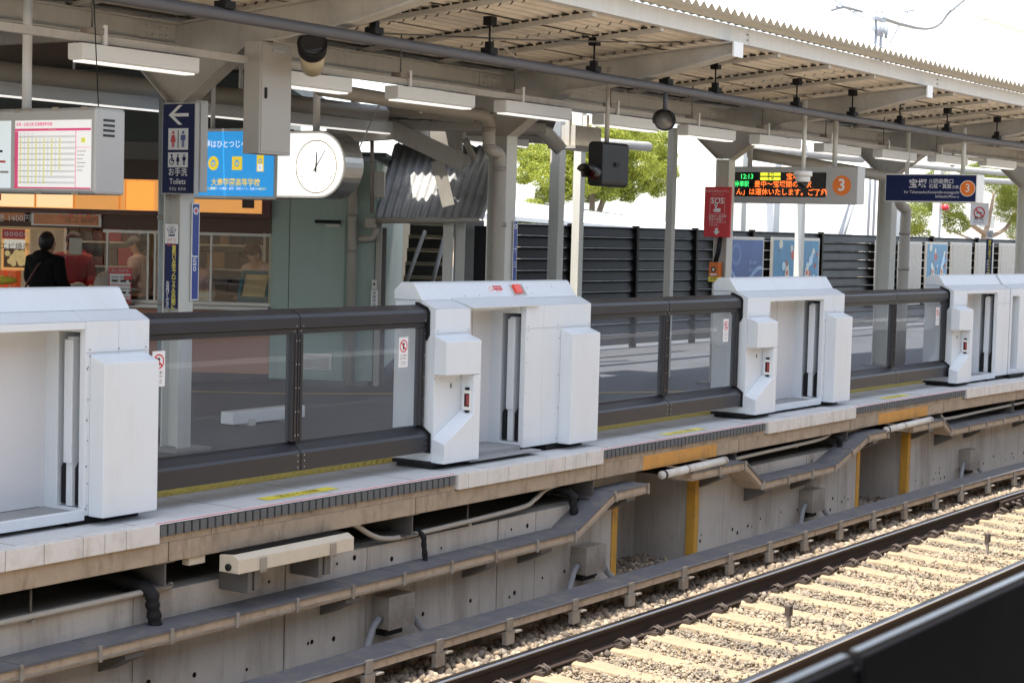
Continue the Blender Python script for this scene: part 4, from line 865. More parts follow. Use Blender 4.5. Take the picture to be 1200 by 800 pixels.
adb = em('advert_blue', (.02, .30, .72), .55); ady = em('advert_yellow', (.85, .62, .03), .5); adw = em('advert_white', (.9, .9, .9), .5); adp = em('advert_pale', (.65, .65, .25), .5)
m = MB(); m.box(S, S+.24, y0-.03, y1+.03, az0-.03, az1+.03, greyframe); m.build('case', t, .006)
m = MB(); slab_s(m, S-.0008, y0, y1, az0, az1, adb, .003); m.build('face', t)
m = MB(); Sx = S-.0052; px2y = lambda x: at_s(x, 190, S).y; px2z = lambda yy: at_s(290, yy, S).z
m.text('夢はひとつじゃない', (Sx, px2y(240), px2z(169.5)), NY, ZS, .075, adw, align='LEFT', bold=.008)
for k, xx in enumerate((250.5, 278.3, 305.5)):
    c = Vector((Sx, px2y(xx), px2z(191.5)))
    if k == 0: m.disc(c, NY, ZS, .066, ady, 30)
    elif k == 1: m.box(Sx-.001, Sx, c.y-.062, c.y+.062, c.z-.062, c.z+.062, ady)
    else: m.box(Sx-.001, Sx, c.y-.042, c.y+.042, c.z-.075, c.z+.075, ady)
    c2 = c-XS*.0025
    if k < 2: m.disc(c2, NY, ZS, .030, adb, 24, .020); m.box(Sx-.0035, Sx-.0027, c.y-.005, c.y+.005, c.z+.0, c.z+.036, adb)
    else:
        m.disc(c2+ZS*.02, NY, ZS, .022, adb, 24, .014); m.box(Sx-.0022, Sx-.0012, c.y-.03, c.y+.03, c.z-.068, c.z-.008, adw); m.box(Sx-.0035, Sx-.0025, c.y-.004, c.y+.004, c.z-.052, c.z-.022, adb)
m.text('大商学園高等学校', (Sx, px2y(276.5), px2z(214.5)), NY, ZS, .076, ady, bold=.012)
m.text('普通コース(特進・進学)・情報コース・商業コース', (Sx, px2y(277), px2z(221.5)), NY, ZS, .028, adw); m.text('阪急庄内駅', (Sx, px2y(248), px2z(221.5)), NY, ZS, .026, adp); m.text('徒歩圏内', (Sx, px2y(308), px2z(221.5)), NY, ZS, .026, adp)
m.build('lettering', t)
MB().tube([(S+.1, px2y(240), az1+.02), (S+.1, px2y(240), 3.3)], .022, whitep, 10).build('hanger_post', t)
# grey cabinet hanging at the column
a, b = at_y(303, 180, 9.05), at_y(340, 179, 9.05); t = thing('hanging_cabinet', 'tall grey metal cabinet hanging beside the lights', 'cabinet', (a.x, 9.15, 2.7))
cabm = mat('warm_grey_cabinet', (.40, .38, .345), .5, var=.04, scale=3)
m = MB(); m.box(a.x, b.x, 9.05, 9.21, a.z, 3.14, cabm); m.build('case', t, .004)
m = MB(); m.box(a.x+.015, b.x-.012, 9.043, 9.0495, a.z+.02, 3.12, cabm); m.build('door', t, .003)
m = MB(); m.box(a.x+.045, a.x+.07, 9.036, 9.0425, 2.72, 2.80, black); m.build('handle', t)
m = MB(); m.box(a.x+.12, b.x-.10, 9.036, 9.0425, 3.07, 3.09, greyframe); m.build('nameplate', t)
# floodlight with dark hood
p = at_y(366, 60, 8.75); t = thing('floodlight', 'round dark hooded lamp with yellowish barrel under the pipe', 'floodlight', p)
d = Vector((-.55, -.45, .28)).normalized(); m = MB(); m.tube([p+d*.02, p-d*.26], [.10, .085], mat('aged_cream_barrel', (.50, .43, .29), .5), 20); m.build('barrel', t)
m = MB(); m.tube([p+d*.13, p+d*.12, p+d*.02], [.10, .112, .108], black, 20); m.tube([p+d*.131, p+d*.135], [.09, .085], mat('lamp_glass_dark', (.03, .03, .035), .1), 20); m.build('hood', t)
m = MB(); m.tube([p+ZS*.1, p+ZS*.42], .012, whitep, 8); m.build('bracket', t)
# CCTV-like round monitor camera under the pipe
p = at_y(779, 141, 8.3); t = thing('round_signal_lamp', 'black tubular lamp with visor hanging from the charcoal pipe', 'lamp', p)
d = Vector((-.90, -.42, -.06)).normalized(); m = MB(); m.tube([p+d*.12, p-d*.20], [.092, .082], pipe_dk, 20); m.tube([p+d*.0, p-d*.02], .102, black, 20); m.tube([p-d*.07, p-d*.09], .10, black, 20); m.build('barrel', t)
m = MB(); vs = []; fs = []; su = d.cross(ZS).normalized(); sv = su.cross(d).normalized()
for i in range(15):
    an = math.radians(-20+220*i/14); o_ = su*math.cos(an)+sv*math.sin(an); L_ = .12+.12*max(0, math.sin(an)); vs += [tuple(p+d*.10+o_*.096), tuple(p+d*(.10+L_)+o_*.10)]
for i in range(14): fs += [(2*i, 2*i+1, 2*i+3, 2*i+2)]
m.add(vs, fs, black, True); m.add([tuple(Vector(v)*1) for v in vs], [tuple(reversed(f)) for f in fs], black, True) if False else None; m.build('visor', t)
m = MB(); m.tube([p+d*.12, p+d*.123], .08, mat('lens_grey', (.22, .21, .20), .15), 20); m.build('lens', t)
MB().tube([p+ZS*.07, (p.x, 8.3, 3.13)], .022, pipe_dk, 10).build('hanger', t)
# black signal box
S0_ = at_y(700, 190, 8.6); t = thing('train_signal', 'black hanging signal box with hooded lens facing left', 'signal', S0_)
a, b = at_y(702, 192, 8.5), at_y(738, 192, 8.5); z0, z1 = at_y(720, 219, 8.5).z, at_y(720, 167, 8.5).z
xs = a.x+.06; m = MB(); n = 8
yA_, yB_ = 8.5, 8.655; r = .04
pr = []
for (cy, cz, a0) in ((yB_-r, z1-r, 0), (yA_+r, z1-r, 90), (yA_+r, z0+r, 180), (yB_-r, z0+r, 270)):
    for k in range(5): an = math.radians(a0+k*22.5); pr.append((cy+r*math.cos(an), cz+r*math.sin(an)))
m.prism(pr, xs, b.x-.02, mat('signal_black', (.008, .008, .009), .45, spec=.3)); m.build('case', t, .006)
lc = Vector((xs, 8.578, z0+.12)); m = MB(); m.tube([lc-XS*.004, lc+XS*.003], .062, mat('signal_lens', (.07, .012, .012), .08), 24); m.build('lens', t)
vs = []; fs = []
for i in range(15):
    an = math.radians(-35+250*i/14)
    for (dx, rr) in ((0, .075), (-.20 if 90-80 < (-35+250*i/14) < 170 else -.12, .078)): vs.append(tuple(lc+Vector((dx, rr*math.cos(an), rr*math.sin(an)))))
for i in range(14): fs.append((2*i, 2*i+1, 2*i+3, 2*i+2))
m = MB(); m.add(vs, fs, sign_k, True); h = m.build('visor', t); sd = h.modifiers.new('th', 'SOLIDIFY'); sd.thickness = .006
m = MB(); m.box((xs+b.x)/2-.03, (xs+b.x)/2+.04, yA_-.012, yA_-.0005, (z0+z1)/2-.02, (z0+z1)/2+.02, black); m.build('latch', t)
MB().tube([((xs+b.x)/2, 8.61, z1-.01), ((xs+b.x)/2, 8.61, 3.32)], [.022, .018], pipe_lt, 10).build('hanger', t)
# dome camera
def dome(p, ztop, lab, sc=1.0):
    t = thing('dome_camera', lab, 'camera', p); m = MB(); m.tube([p+ZS*.05*sc, p+ZS*.045*sc, p-ZS*.005*sc], [.10*sc, .105*sc, .105*sc], whitep, 20); m.tube([p-ZS*.006*sc, p-ZS*.07*sc], [.085*sc, .08*sc], whitep, 20); m.build('housing', t)
    m = MB(); m.ball(p-ZS*.075*sc, .068*sc, mat('smoked_dome', (.02, .02, .024), .08)); m.build('dome', t); MB().tube([p+ZS*.05*sc, Vector((p.x, p.y, ztop))], .024*sc, greyp, 10).build('hanger_post', t)
dome(at_y(941, 206, 8.6), 3.34, 'white dome camera on a pole in front of the LED display'); dome(at_y(1096, 186, 9.6), 3.1, 'small dome camera just above the navy name sign', .8)
# LED display
S = 20.0; t = thing('led_display', 'grey LED departure display with green and orange characters', 'display', (S, 9.3, 2.45), bend_it=False)
zA_, zB_ = at_s(930, 238.5, S).z, at_s(930, 195.5, S).z; yR, yL2 = at_s(1005, 216, S).y, at_s(852, 216, S).y
B = dict(bend_it=False)
m = MB(); m.M = Matrix.Identity(4); m.box(S, S+.22, yR, yL2, zA_, zB_, greyframe); m.build('case', t, .006, **B)
py2y = lambda x: at_s(x, 216, S).y; py2z = lambda v: at_s(930, v, S).z
m = MB(); m.M = Matrix.Identity(4); m.box(S-.003, S-.0008, py2y(968), py2y(860), py2z(231), py2z(202), mat('led_black', (.006, .006, .007), .25)); m.build('screen', t, **B)
lg = em('led_green', (.05, .85, .18), 1.1); lo = em('led_orange', (1, .18, .03), 1.2); lyv = em('led_yellow', (.75, .80, .05), .9); Sx = S-.005
m = MB(); m.text('12:13', (Sx, py2y(875), py2z(207.5)), NY, ZS, .082, lg, bold=.012)
m.box(Sx-.001, Sx, py2y(914.5), py2y(891), py2z(206.3), py2z(202.6), lyv); m.box(Sx-.001, Sx, py2y(914.5), py2y(891), py2z(211.5), py2z(207.8), lyv)
m.text('急 行', (Sx-.002, py2y(903), py2z(204.6)), NY, ZS, .04, sign_k, bold=.02); m.text('各 停', (Sx-.002, py2y(903), py2z(209.7)), NY, ZS, .04, sign_k, bold=.02)
m.text('宝塚', (Sx, py2y(929), py2z(207.5)), NY, ZS, .088, lo, bold=.012)
m.text('停車駅', (Sx, py2y(869.5), py2z(216.5)), NY, ZS, .076, lg, wide=.85, bold=.012); m.text('豊中～宝塚間の各駅', (Sx, py2y(884), py2z(216.5)), NY, ZS, .084, lo, align='LEFT', wide=1.0, bold=.012)
m.text('ん」は運休いたします。ご了承', (Sx, py2y(863), py2z(225.8)), NY, ZS, .088, lo, align='LEFT', wide=.98, bold=.012); m.build('led_text', t, **B)
m = MB(); c = Vector((S-.002, py2y(986.5), py2z(217))); m.disc(c, NY, ZS, .118, sign_o, 36); m.text('3', c-XS*.002, NY, ZS, .20, sign_w, bold=.02); m.build('platform_number', t, **B)
for yy in (yL2-.25, yR+.35): MB().tube([(S+.11, yy, zB_), (S+.11, yy, 3.25)], .03, greyp, 10).build('hanger_post', t, **B)
# station name sign
S = 23.0; t = thing('direction_sign', 'navy hanging direction sign with orange number three', 'sign', (S, 8.7, 2.5), bend_it=False)
yR, yL2 = at_s(1145, 221, S).y, at_s(1037, 221, S).y; zA_, zB_ = at_s(1090, 237, S).z, at_s(1090, 204, S).z
m = MB(); m.M = Matrix.Identity(4); m.box(S, S+.28, yR, yL2, zA_, zB_, whitep); m.build('case', t, .01, **B)
py2y = lambda x: at_s(x, 221, S).y; py2z = lambda v: at_s(1090, v, S).z
m = MB(); m.M = Matrix.Identity(4); m.box(S-.003, S-.0008, yR+.015, yL2-.015, zA_+.015, zB_-.015, navy); m.build('face', t, **B)
m = MB(); Sx = S-.005
m.text('宝塚', (Sx, py2y(1075.5), py2z(216)), NY, ZS, .128, sign_w, bold=.012); m.text('川西能勢口', (Sx, py2y(1088.5), py2z(212.8)), NY, ZS, .068, sign_w, align='LEFT', bold=.006); m.text('石橋・箕面', (Sx, py2y(1088.5), py2z(218.6)), NY, ZS, .062, sign_w, align='LEFT', bold=.006); m.text('方面', (Sx, py2y(1119.5), py2z(219.2)), NY, ZS, .046, sign_w)
m.text('for Takarazuka,Kawanishi-noseguchi', (Sx, py2y(1124.5), py2z(225.3)), NY, ZS, .052, sign_w, align='RIGHT'); m.text('Ishibashi,Mino-o', (Sx, py2y(1124.5), py2z(230.2)), NY, ZS, .050, sign_w, align='RIGHT')
c = Vector((Sx, py2y(1134), py2z(220.5))); m.disc(c-XS*.0, NY, ZS, .105, sign_w, 32, .097); m.disc(c, NY, ZS, .097, sign_o, 32); m.text('3', c-XS*.002, NY, ZS, .15, sign_w); m.build('lettering', t, **B)
for yy in (yL2-.25, yR+.25): MB().tube([(S+.14, yy, zB_), (S+.14, yy, 3.3)], .03, greyp, 10).build('hanger_post', t, **B)
# SOS sign and emergency button on third column
S = 19.42; t = thing('sos_sign', 'red SOS sign with white pointing hand and arrow', 'sign', (S, 9.9, 2.05), bend_it=False)
yR, yL2 = at_s(856, 248, S).y, at_s(825, 248, S).y; zA_, zB_ = at_s(840, 278, S).z, at_s(840, 219, S).z; yc = (yR+yL2)/2
m = MB(); m.M = Matrix.Identity(4); m.box(S, S+.03, yR, yL2, zA_, zB_, sign_r); m.build('plate', t, .008, **B)
m = MB(); Sx = S-.002; hz = zB_-zA_; pk = mat('pale_pink_print', (.80, .55, .55), .5)
m.text('列車非常停止ボタン', (Sx, yc, zB_-hz*.09), NY, ZS, .036, pk); m.text('Emergency Train Stop', (Sx, yc, zB_-hz*.15), NY, ZS, .018, pk)
m.text('SOS', (Sx, yc, zB_-hz*.28), NY, ZS, .10, sign_w, bold=.02)
fr = .10
for (ya, yb, za, zb) in ((-fr, fr, .215, .222), (-fr, fr, .53, .537)): m.box(Sx-.001, Sx, yc+ya, yc+yb, zB_-hz*zb, zB_-hz*za, pk)
for ya in (-fr, fr-.004): m.box(Sx-.001, Sx, yc+ya, yc+ya+.004, zB_-hz*.53, zB_-hz*.222, pk)
m.box(Sx-.001, Sx, yc+.008, yc+.028, zB_-hz*.50, zB_-hz*.36, sign_w); m.box(Sx-.001, Sx, yc-.045, yc+.007, zB_-hz*.50, zB_-hz*.425, sign_w); m.box(Sx-.001, Sx, yc+.029, yc+.05, zB_-hz*.49, zB_-hz*.44, sign_w); m.disc((Sx-.001, yc+.018, zB_-hz*.36), NY, ZS, .022, sign_w, 16, .014)
for k, s in enumerate(('線路内へ転落等', '緊急の場合に', 'ボタンを押して', 'ください')): m.text(s, (Sx, yc+.11, zB_-hz*(.585+.058*k)), NY, ZS, .034, sign_w, align='LEFT')
m.box(Sx-.001, Sx, yc-.02, yc+.02, zB_-hz*.89, zB_-hz*.82, sign_w); m.add([(Sx-.001, yc+.045, zB_-hz*.885), (Sx-.001, yc, zB_-hz*.96), (Sx-.001, yc-.045, zB_-hz*.885)], [(0, 1, 2)], sign_w); m.build('lettering', t, **B)
S = 19.45; yb_, ya_ = at_s(830.5, 315, S).y, at_s(842, 315, S).y; z0, z1 = at_s(836, 330, S).z, at_s(836, 307, S).z
t = thing('emergency_button', 'orange emergency button box with yellow base on the column', 'button', (S, ya_, z0), bend_it=False)
m = MB(); m.M = Matrix.Identity(4); m.box(S, S+.10, ya_, yb_, z0+.06, z1, mat('button_orange', (.65, .16, .03), .4)); m.build('case', t, .006, **B)
m = MB(); m.M = Matrix.Identity(4); m.box(S-.002, S+.10, ya_, yb_, z0, z0+.058, sign_y); m.text('非常', (S-.004, (ya_+yb_)/2, z0+.03), NY, ZS, .04, sign_k); m.build('base', t, .004, **B)
m = MB(); c = Vector((S-.004, (ya_+yb_)/2, z1-.09)); m.disc(c, NY, ZS, .032, sign_k, 20); m.disc(c-XS*.002, NY, ZS, .016, sign_w, 16); m.box(S-.003, S-.001, c.y-.045, c.y+.045, c.z-.07, c.z-.05, sign_w); m.build('push_button', t, **B)
MB().tube([(S+.04, (ya_+yb_)/2, z1-.005), (S+.05, (ya_+yb_)/2-.03, z1+.12), (S+.05, (ya_+yb_)/2-.05, z1+.3)], .03, black, 8).build('cable', t, **B)
# signs near the last column
p = bend((29.2, 10, 0)); D = math.hypot(1, 1)
S = 28.3
t = thing('no_smoking_sign', 'white no smoking sign next to the last column', 'sign', (S, 9.7, 2.2), bend_it=False)
yR, yL2 = at_s(1158, 251, S).y, at_s(1137, 251, S).y; zA_, zB_ = at_s(1148, 264, S).z, at_s(1148, 238, S).z; c = Vector((S-.003, (yR+yL2)/2, zB_-.155))
m = MB(); m.M = Matrix.Identity(4); m.box(S, S+.02, yR, yL2, zA_, zB_, sign_w); m.build('plate', t, **B)
m = MB(); m.disc(c, NY, ZS, .095, sign_r, 32, .075); a = c+Vector((-.002, .055, .055)); b = c+Vector((-.002, -.055, -.055)); w = Vector((0, .008, -.008)); m.quad(a-w, b-w, b+w, a+w, sign_r); m.box(c.x-.001, c.x, c.y-.05, c.y+.05, c.z-.010, c.z+.006, sign_k)
m.text('禁 煙', (S-.003, c.y, zA_+.105), NY, ZS, .07, sign_k, bold=.01); m.text('No Smoking', (S-.003, c.y, zA_+.05), NY, ZS, .035, blue_s); m.build('lettering', t, **B)
S = 28.6; yR, yL2 = at_s(1163, 290, S).y, at_s(1155.5, 290, S).y; zt, zm, zb = at_s(1160, 270, S).z, at_s(1160, 280, S).z, 1.0
t = thing('warning_strip', 'navy strip with yellow writing on the last column at the right', 'sign', (S, yR, 1.5), bend_it=False)
m = MB(); m.M = Matrix.Identity(4); m.box(S, S+.006, yR, yL2, zb, zm, navy); m.box(S, S+.006, yR, yL2, zm+.004, zt, sign_w); m.build('plate', t, **B)
m = MB()
for k, ch in enumerate('黄色い点字ブロックの内側に'): m.text(ch, (S-.002, yR+.045, zm-.045-.052*k), NY, ZS, .052, sign_y, bold=.012)
for k, ch in enumerate('お並びください'): m.text(ch, (S-.002, yL2-.04, zm-.36-.05*k), NY, ZS, .046, sign_w)
m.text('☎', (S-.002, (yR+yL2)/2, zt-.06), NY, ZS, .1, navy); m.build('lettering', t, **B)

# ================================================================== KIOSK BUILDING (its own axes: u along the front, depth, z)
def bthing(name, lab, cat, u=0, dep=0, z=0, rot=0, group=None):
    return thing(name, lab, cat, BP+BU*u+BF*dep+ZS*z, BROT+rot, group, bend_it=False)
def BM(): m = MB(); m.M = Matrix.Translation(BP) @ Matrix.Rotation(BROT, 4, 'Z'); return m
def bz(px, py, dep=0): return at_b(px, py, dep)
FN = -BF       # facing the tracks
def btext(m, body, u, dep, z, size, mm, **k):
    M = m.M; m.M = None; m.text(body, BP+BU*u+BF*dep+ZS*z, BU, ZS, size, mm, **k); m.M = M
def bdisc(m, u, dep, z, r, mm, n=24, r_in=0):
    M = m.M; m.M = None; m.disc(BP+BU*u+BF*dep+ZS*z, BU, ZS, r, mm, n, r_in); m.M = M
UL, UR = -5.4, -.15
sh = bthing('kiosk', 'dumpling kiosk with orange lit sign, glass front and terracotta counter', 'kiosk', -2.5)
tilew = mat('kiosk_tile_wall', (.55, .50, .40), .5, var=.08, scale=4)
k_dark = mat('kiosk_dark_goods', (.07, .05, .04), .6, var=.3, scale=5)
zc = .86
m = BM(); m.box(UL, UR, 0, .06, .10, zc-.05, wood_p); m.box(UL, UR, .03, .06, 0, .099, k_dark); m.build('counter_panel', sh, **B)
m = BM(); m.box(UL, UR, -.10, .62, zc-.048, zc, alu); m.build('counter_top', sh, .005, **B)
m = BM(); m.box(UL, UR-.02, 2.6, 2.65, 0, 3.2, tilew); m.box(UL-.05, UL, 0, 2.6, 0, 3.2, tilew); m.box(UR-.03, UR, .07, 2.6, 0, 3.2, tilew); m.box(UL, UR, .07, 2.6, 2.32, 2.40, tilew); m.box(UL, UR, .65, 2.6, .02, .03, k_dark); m.build('inner_wall', sh, **B)
z1 = bz(100, 250).z; z0 = bz(100, 209).z; zw = bz(100, 265.5).z
sg = mat('orange_lit_sign', (.72, .32, .09), .5, var=.5, scale=1.3, emit=.26); sg2 = mat('cream_lit_sign', (.88, .60, .32), .5, var=.2, scale=1.5, emit=.34)
m = BM(); m.box(UL, bz(308, 230).x, -.12, .0, bz(100, 245).z, z0, sg); m.build('lit_sign', sh, **B)
m = BM(); m.box(UL, bz(91, 230).x, -.126, -.1205, bz(60, 243).z, z0-.01, sg2)
for px in (45, 90, 143, 151, 163, 181): u = bz(px, 230).x; m.box(u-.012, u+.012, -.13, -.1205, bz(60, 243).z, z0-.01, mat('orange_deep', (.6, .2, .03), .5, emit=.3))
m.build('cream_sign_panel', sh, **B); m = BM(); m.box(bz(151, 230).x, bz(183, 230).x, -.131, -.1265, bz(60, 243).z, z0-.02, mat('orange_brown', (.75, .28, .05), .5, emit=.45)); m.box(bz(286, 230).x, bz(300, 230).x, -.131, -.1205, bz(290, 244).z, bz(290, 233).z, k_dark)
m.build('sign_pictures', sh, **B); m = BM(); btext(m, '串', bz(-4, 228).x, -.1275, bz(0, 229).z, .22, sign_r); m.build('sign_lettering', sh, **B)
m = BM(); m.box(UL, UR, -.13, .0, bz(100, 250).z, bz(100, 245).z-.002, maroon); m.box(bz(309, 230).x, UR, -.12, 0, bz(100, 245).z, z0, maroon); m.build('maroon_band', sh, **B)
m = BM(); m.box(UL, UR, -.02, .06, zw-.02, bz(100, 250).z-.002, wood_p if False else mat('brown_lintel', (.12, .065, .04), .6)); m.build('lintel', sh, **B)
m = BM(); m.box(UL, UR, -.14, .0, z0+.002, bz(100, 186).z, k_dark); m.build('dark_shutter_box', sh, **B)
m = BM(); m.box(UL, UR, -.10, .0, bz(100, 185.8).z, bz(100, 165).z, mat('grey_beam', (.16, .16, .155), .6)); m.build('beam', sh, **B)
m = BM(); m.box(UL-.2, UR+.15, -.06, .0, bz(100, 164.8).z, 3.45, slate); m.build('upper_fascia', sh, **B)
m = BM(); m.box(UL, UR+.2, 0.01, 6, 3.3, 3.45, slate); m.build('roof', sh, **B)
# picture boards under the sign
m = BM(); u0, u1 = bz(38, 255).x, bz(120, 255).x; m.box(u0, u1, -.05, -.021, bz(80, 265).z, bz(80, 250.6).z, alu); pic = mat('menu_picture', (.30, .12, .05), .5, var=.7, scale=9, emit=.1); m.box(u0+.03, u1-.03, -.054, -.0505, bz(80, 263.5).z, bz(80, 251.3).z, pic); btext(m, 'しゅうまい', bz(98, 0).x, -.056, bz(98, 253).z, .10, sign_r); btext(m, '10コ 600円', bz(100, 0).x, -.056, bz(98, 258.5).z, .08, k_dark); m.build('menu_board', sh, **B)
m = BM(); u0, u1 = UL+.3, bz(33, 255).x; m.box(u0, u1, -.05, -.021, bz(80, 261).z, bz(80, 250.6).z, maroon); m.box(u0+.03, u1-.03, -.054, -.0505, bz(80, 260).z, bz(80, 251).z, pic); btext(m, '春巻 1400円', bz(16, 0).x, -.056, bz(16, 256).z, .09, sign_w); m.build('menu_board', sh, **B)
# window frames and panes
zt = zw-.025; m = BM()
um = bz(178, 300).x; ue = bz(316, 300).x
for a in (bz(125, 300).x, um-.05, um+.03, bz(247, 300).x): m.box(a-.012, a+.012, .02, .05, zc+.002, zt, alu)
m.box(bz(120, 300).x, UR-.002, .015, .055, zt-.035, zt-.002, alu); m.box(bz(125, 300).x, UR-.002, .015, .055, zc+.002, zc+.04, alu); m.build('window_frame', sh, **B)
for a, b in ((bz(126, 0).x, um-.065), (um+.045, UR-.01)): m = BM(); m.box(a, b, .03, .036, zc+.042, zt-.037, shop_glass); m.build('window_pane', sh, **B)
m = BM(); pv = glass('clear_vinyl', (.9, .9, .88), 1.35, .1, haze=.08); u0, u1 = bz(30, 0).x, bz(124, 0).x
vs = []; fs = []
for i in range(25):
    u = u0+(u1-u0)*i/24; vs += [(u, -.03+.02*math.sin(i*1.7), zt-.04), (u, -.02+.03*math.sin(i*1.7+.6), zc+.25)]
for i in range(24): fs.append((2*i, 2*i+1, 2*i+3, 2*i+2))
m.add(vs, fs, pv, True); m.build('vinyl_curtain', sh, **B)
m = BM(); lampm = em('kiosk_lamp', (1, .84, .62), 8)
for u in (-4.4, -3.4, -2.4): m.box(u-.45, u+.45 if u < -1 else u+.35, 1.0, 1.12, 2.28, 2.31, lampm)
m.build('ceiling_lamp', sh, **B)
# inside furniture of the kiosk (top-level things)
def shelf(u0, u1, d0, d1, lab, cols):
    t = bthing('kiosk_shelf', lab, 'shelf', (u0+u1)/2, d0); m = BM(); m.box(u0, u0+.03, d0, d1, .03, 2.0, alu); m.box(u1-.03, u1, d0, d1, .03, 2.0, alu)
    for z in (.9, 1.2, 1.5, 1.8): m.box(u0+.031, u1-.031, d0, d1, z, z+.02, alu)
    m.build('rack', t, **B)
    for z in (.92, 1.22, 1.52):
        u = u0+.05
        while u < u1-.2:
            w = random.uniform(.12, .25); h = random.uniform(.1, .24); c = random.choice(cols); m = BM(); m.box(u, u+w-.01, d0+.03, d1-.05, z+.002, z+h, c); m.build('goods_box', t, .004, **B); u += w
redbox = mat('red_carton', (.30, .02, .03), .5, var=.3); whitebox = mat('white_carton', (.62, .58, .5), .6); tan = mat('tan_carton', (.30, .20, .10), .6, var=.25); pinkc = mat('pink_bag', (.6, .35, .33), .6)
shelf(-3.0, -2.05, 2.1, 2.55, 'steel shelf with red cartons behind the red dressed clerk', [redbox, redbox, k_dark, maroon])
shelf(-1.45, -.5, 2.1, 2.55, 'dark storage shelf behind the right hand window', [k_dark, k_dark, k_dark, tan])
def bobj(name, lab, cat, fn, bev=0): m = BM(); fn(m); o = m.build(name, None, bev, **B); tag(o, lab, cat); return o
def post_(m):
    a, b = bz(2, 290), bz(34.5, 290); z0, z1 = bz(18, 316.5).z, bz(18, 268).z
    m.box(a.x, b.x, -.02, .02, z0, z1, em('poster_light_frame', (.75, .38, .12), .4)); m.box(a.x+.03, b.x-.045, -.024, -.0205, z0+.03, z1-.12, mat('poster_paper', (.72, .68, .58), .5, emit=.15)); m.box(a.x+.01, b.x-.045, -.026, -.0205, z1-.115, z1-.005, sign_r)
    for k in range(5): bdisc(m, a.x+.06+.055*k, -.0265, z1-.06, .022, sign_w, 16, .014)
    btext(m, 'エビ焼売', (a.x+b.x)/2, -.0265, z1-.2, .085, k_dark)
    m.box(a.x+.03, b.x-.045, -.0265, -.0245, z0+.03, z0+.24, mat('dish_brown', (.22, .10, .04), .5))
    random.seed(3)
    for k in range(24): bdisc(m, a.x+.07+random.random()*.24, -.028-k*.0002, z0+.07+random.random()*.14, .032, mat('dumpling_yellow', (.78, .58, .25), .5, var=.25, scale=30, emit=.1), 12)
bobj('food_poster', 'lit poster with red top and yellow dumplings at the left of the kiosk', 'poster', post_)
def menu_(m):
    a, b = bz(127.5, 330, -.15), bz(154, 330, -.15); z0, z1 = bz(140, 345, -.15).z, bz(140, 313.5, -.15).z
    m.box(a.x, b.x, -.15, -.13, zc, z1, sign_r); m.box(a.x+.01, b.x-.01, -.153, -.1505, zc+.05, z1-.07, sign_w)
    btext(m, 'おしながき', (a.x+b.x)/2, -.1535, z1-.035, .04, sign_w)
    for r in range(3):
        m.box(a.x+.01, b.x-.01, -.1545, -.1532, z1-.20-.13*r, z1-.192-.13*r, sign_r)
        for c in range(3): m.box(a.x+.035+.095*c, a.x+.10+.095*c, -.1545, -.1532, z1-.16-.13*r, z1-.135-.13*r, k_dark); m.box(a.x+.03+.095*c, a.x+.11+.095*c, -.1545, -.1532, z1-.115-.13*r, z1-.10-.13*r, tk)
bobj('menu_stand', 'white menu board with red header standing on the kiosk counter', 'menu board', menu_)
bobj('price_tag', 'small red oval tag beside the menu board', 'tag', lambda m: m.box(bz(150, 0, -.16).x, bz(160, 0, -.16).x, -.17, -.158, bz(150, 328, -.16).z, bz(150, 323, -.16).z, sign_r), .004)
bobj('paper_notice', 'white paper notice hanging above the red dressed clerk', 'notice', lambda m: m.box(bz(86, 0).x, bz(101, 0).x, -.06, -.057, bz(95, 298).z, bz(95, 279).z, whitebox))
def bag(px, py, w, h, mm, lab, name='takeaway_bag', cat='bag'):
    c = bz(px, py, -.03); m = BM(); m.ball((c.x, .05, zc+h/2), (w/2, .08, h/2), mm, 10, 7); m.ball((c.x+w*.2, .04, zc+h*.8), (w*.25, .06, h*.3), mm, 8, 6); o = m.build(name, None, **B); tag(o, lab, cat)
bag(83, 325, .34, .20, whitebox, 'white plastic bag lying on the counter beside the customer'); bag(120, 322, .24, .34, whitebox, 'tall white paper bag on the kiosk counter'); bag(101, 333, .2, .12, tan, 'brown food packet on the counter in front of the clerk', 'food_packet', 'packet'); bag(110, 331, .14, .10, redbox, 'red food packet beside the tall white bag', 'food_packet', 'packet')
bag(187, 343, .1, .2, pinkc, 'small red topped bottle by the window post', 'bottle', 'bottle')
def tray_(m):
    a, b = bz(285, 0, .3).x, bz(322, 0, .3).x; z0 = zc+.01; M0 = m.M; bl = mat('blue_tray_plastic', (.02, .18, .27), .4); ye = mat('dumpling_pale', (.62, .55, .30), .6, var=.3, scale=30, bump=1, bscale=40)
    m.M = M0 @ Matrix.Translation((0, .25, z0)) @ Matrix.Rotation(R_(38), 4, 'X')
    m.box(a, b, 0, .5, 0, .02, bl); m.box(a, a+.03, 0, .5, .02, .09, bl); m.box(b-.03, b, 0, .5, .02, .09, bl); m.box(a+.031, b-.031, 0, .03, .02, .09, bl); m.box(a+.031, b-.031, .47, .5, .02, .09, bl); m.box(a+.05, b-.05, .05, .45, .021, .07, ye); m.M = M0
bobj('food_tray', 'tilted blue tray of pale dumplings behind the right hand window', 'tray', tray_)
bobj('white_carton', 'low white carton on the counter behind the toilet sign column', 'carton', lambda m: (m.box(bz(231, 0).x, bz(250, 0).x, .2, .5, zc+.07, zc+.14, whitebox), m.box(bz(233, 0).x, bz(248, 0).x, .2, .5, zc+.002, zc+.068, whitebox)), .004)
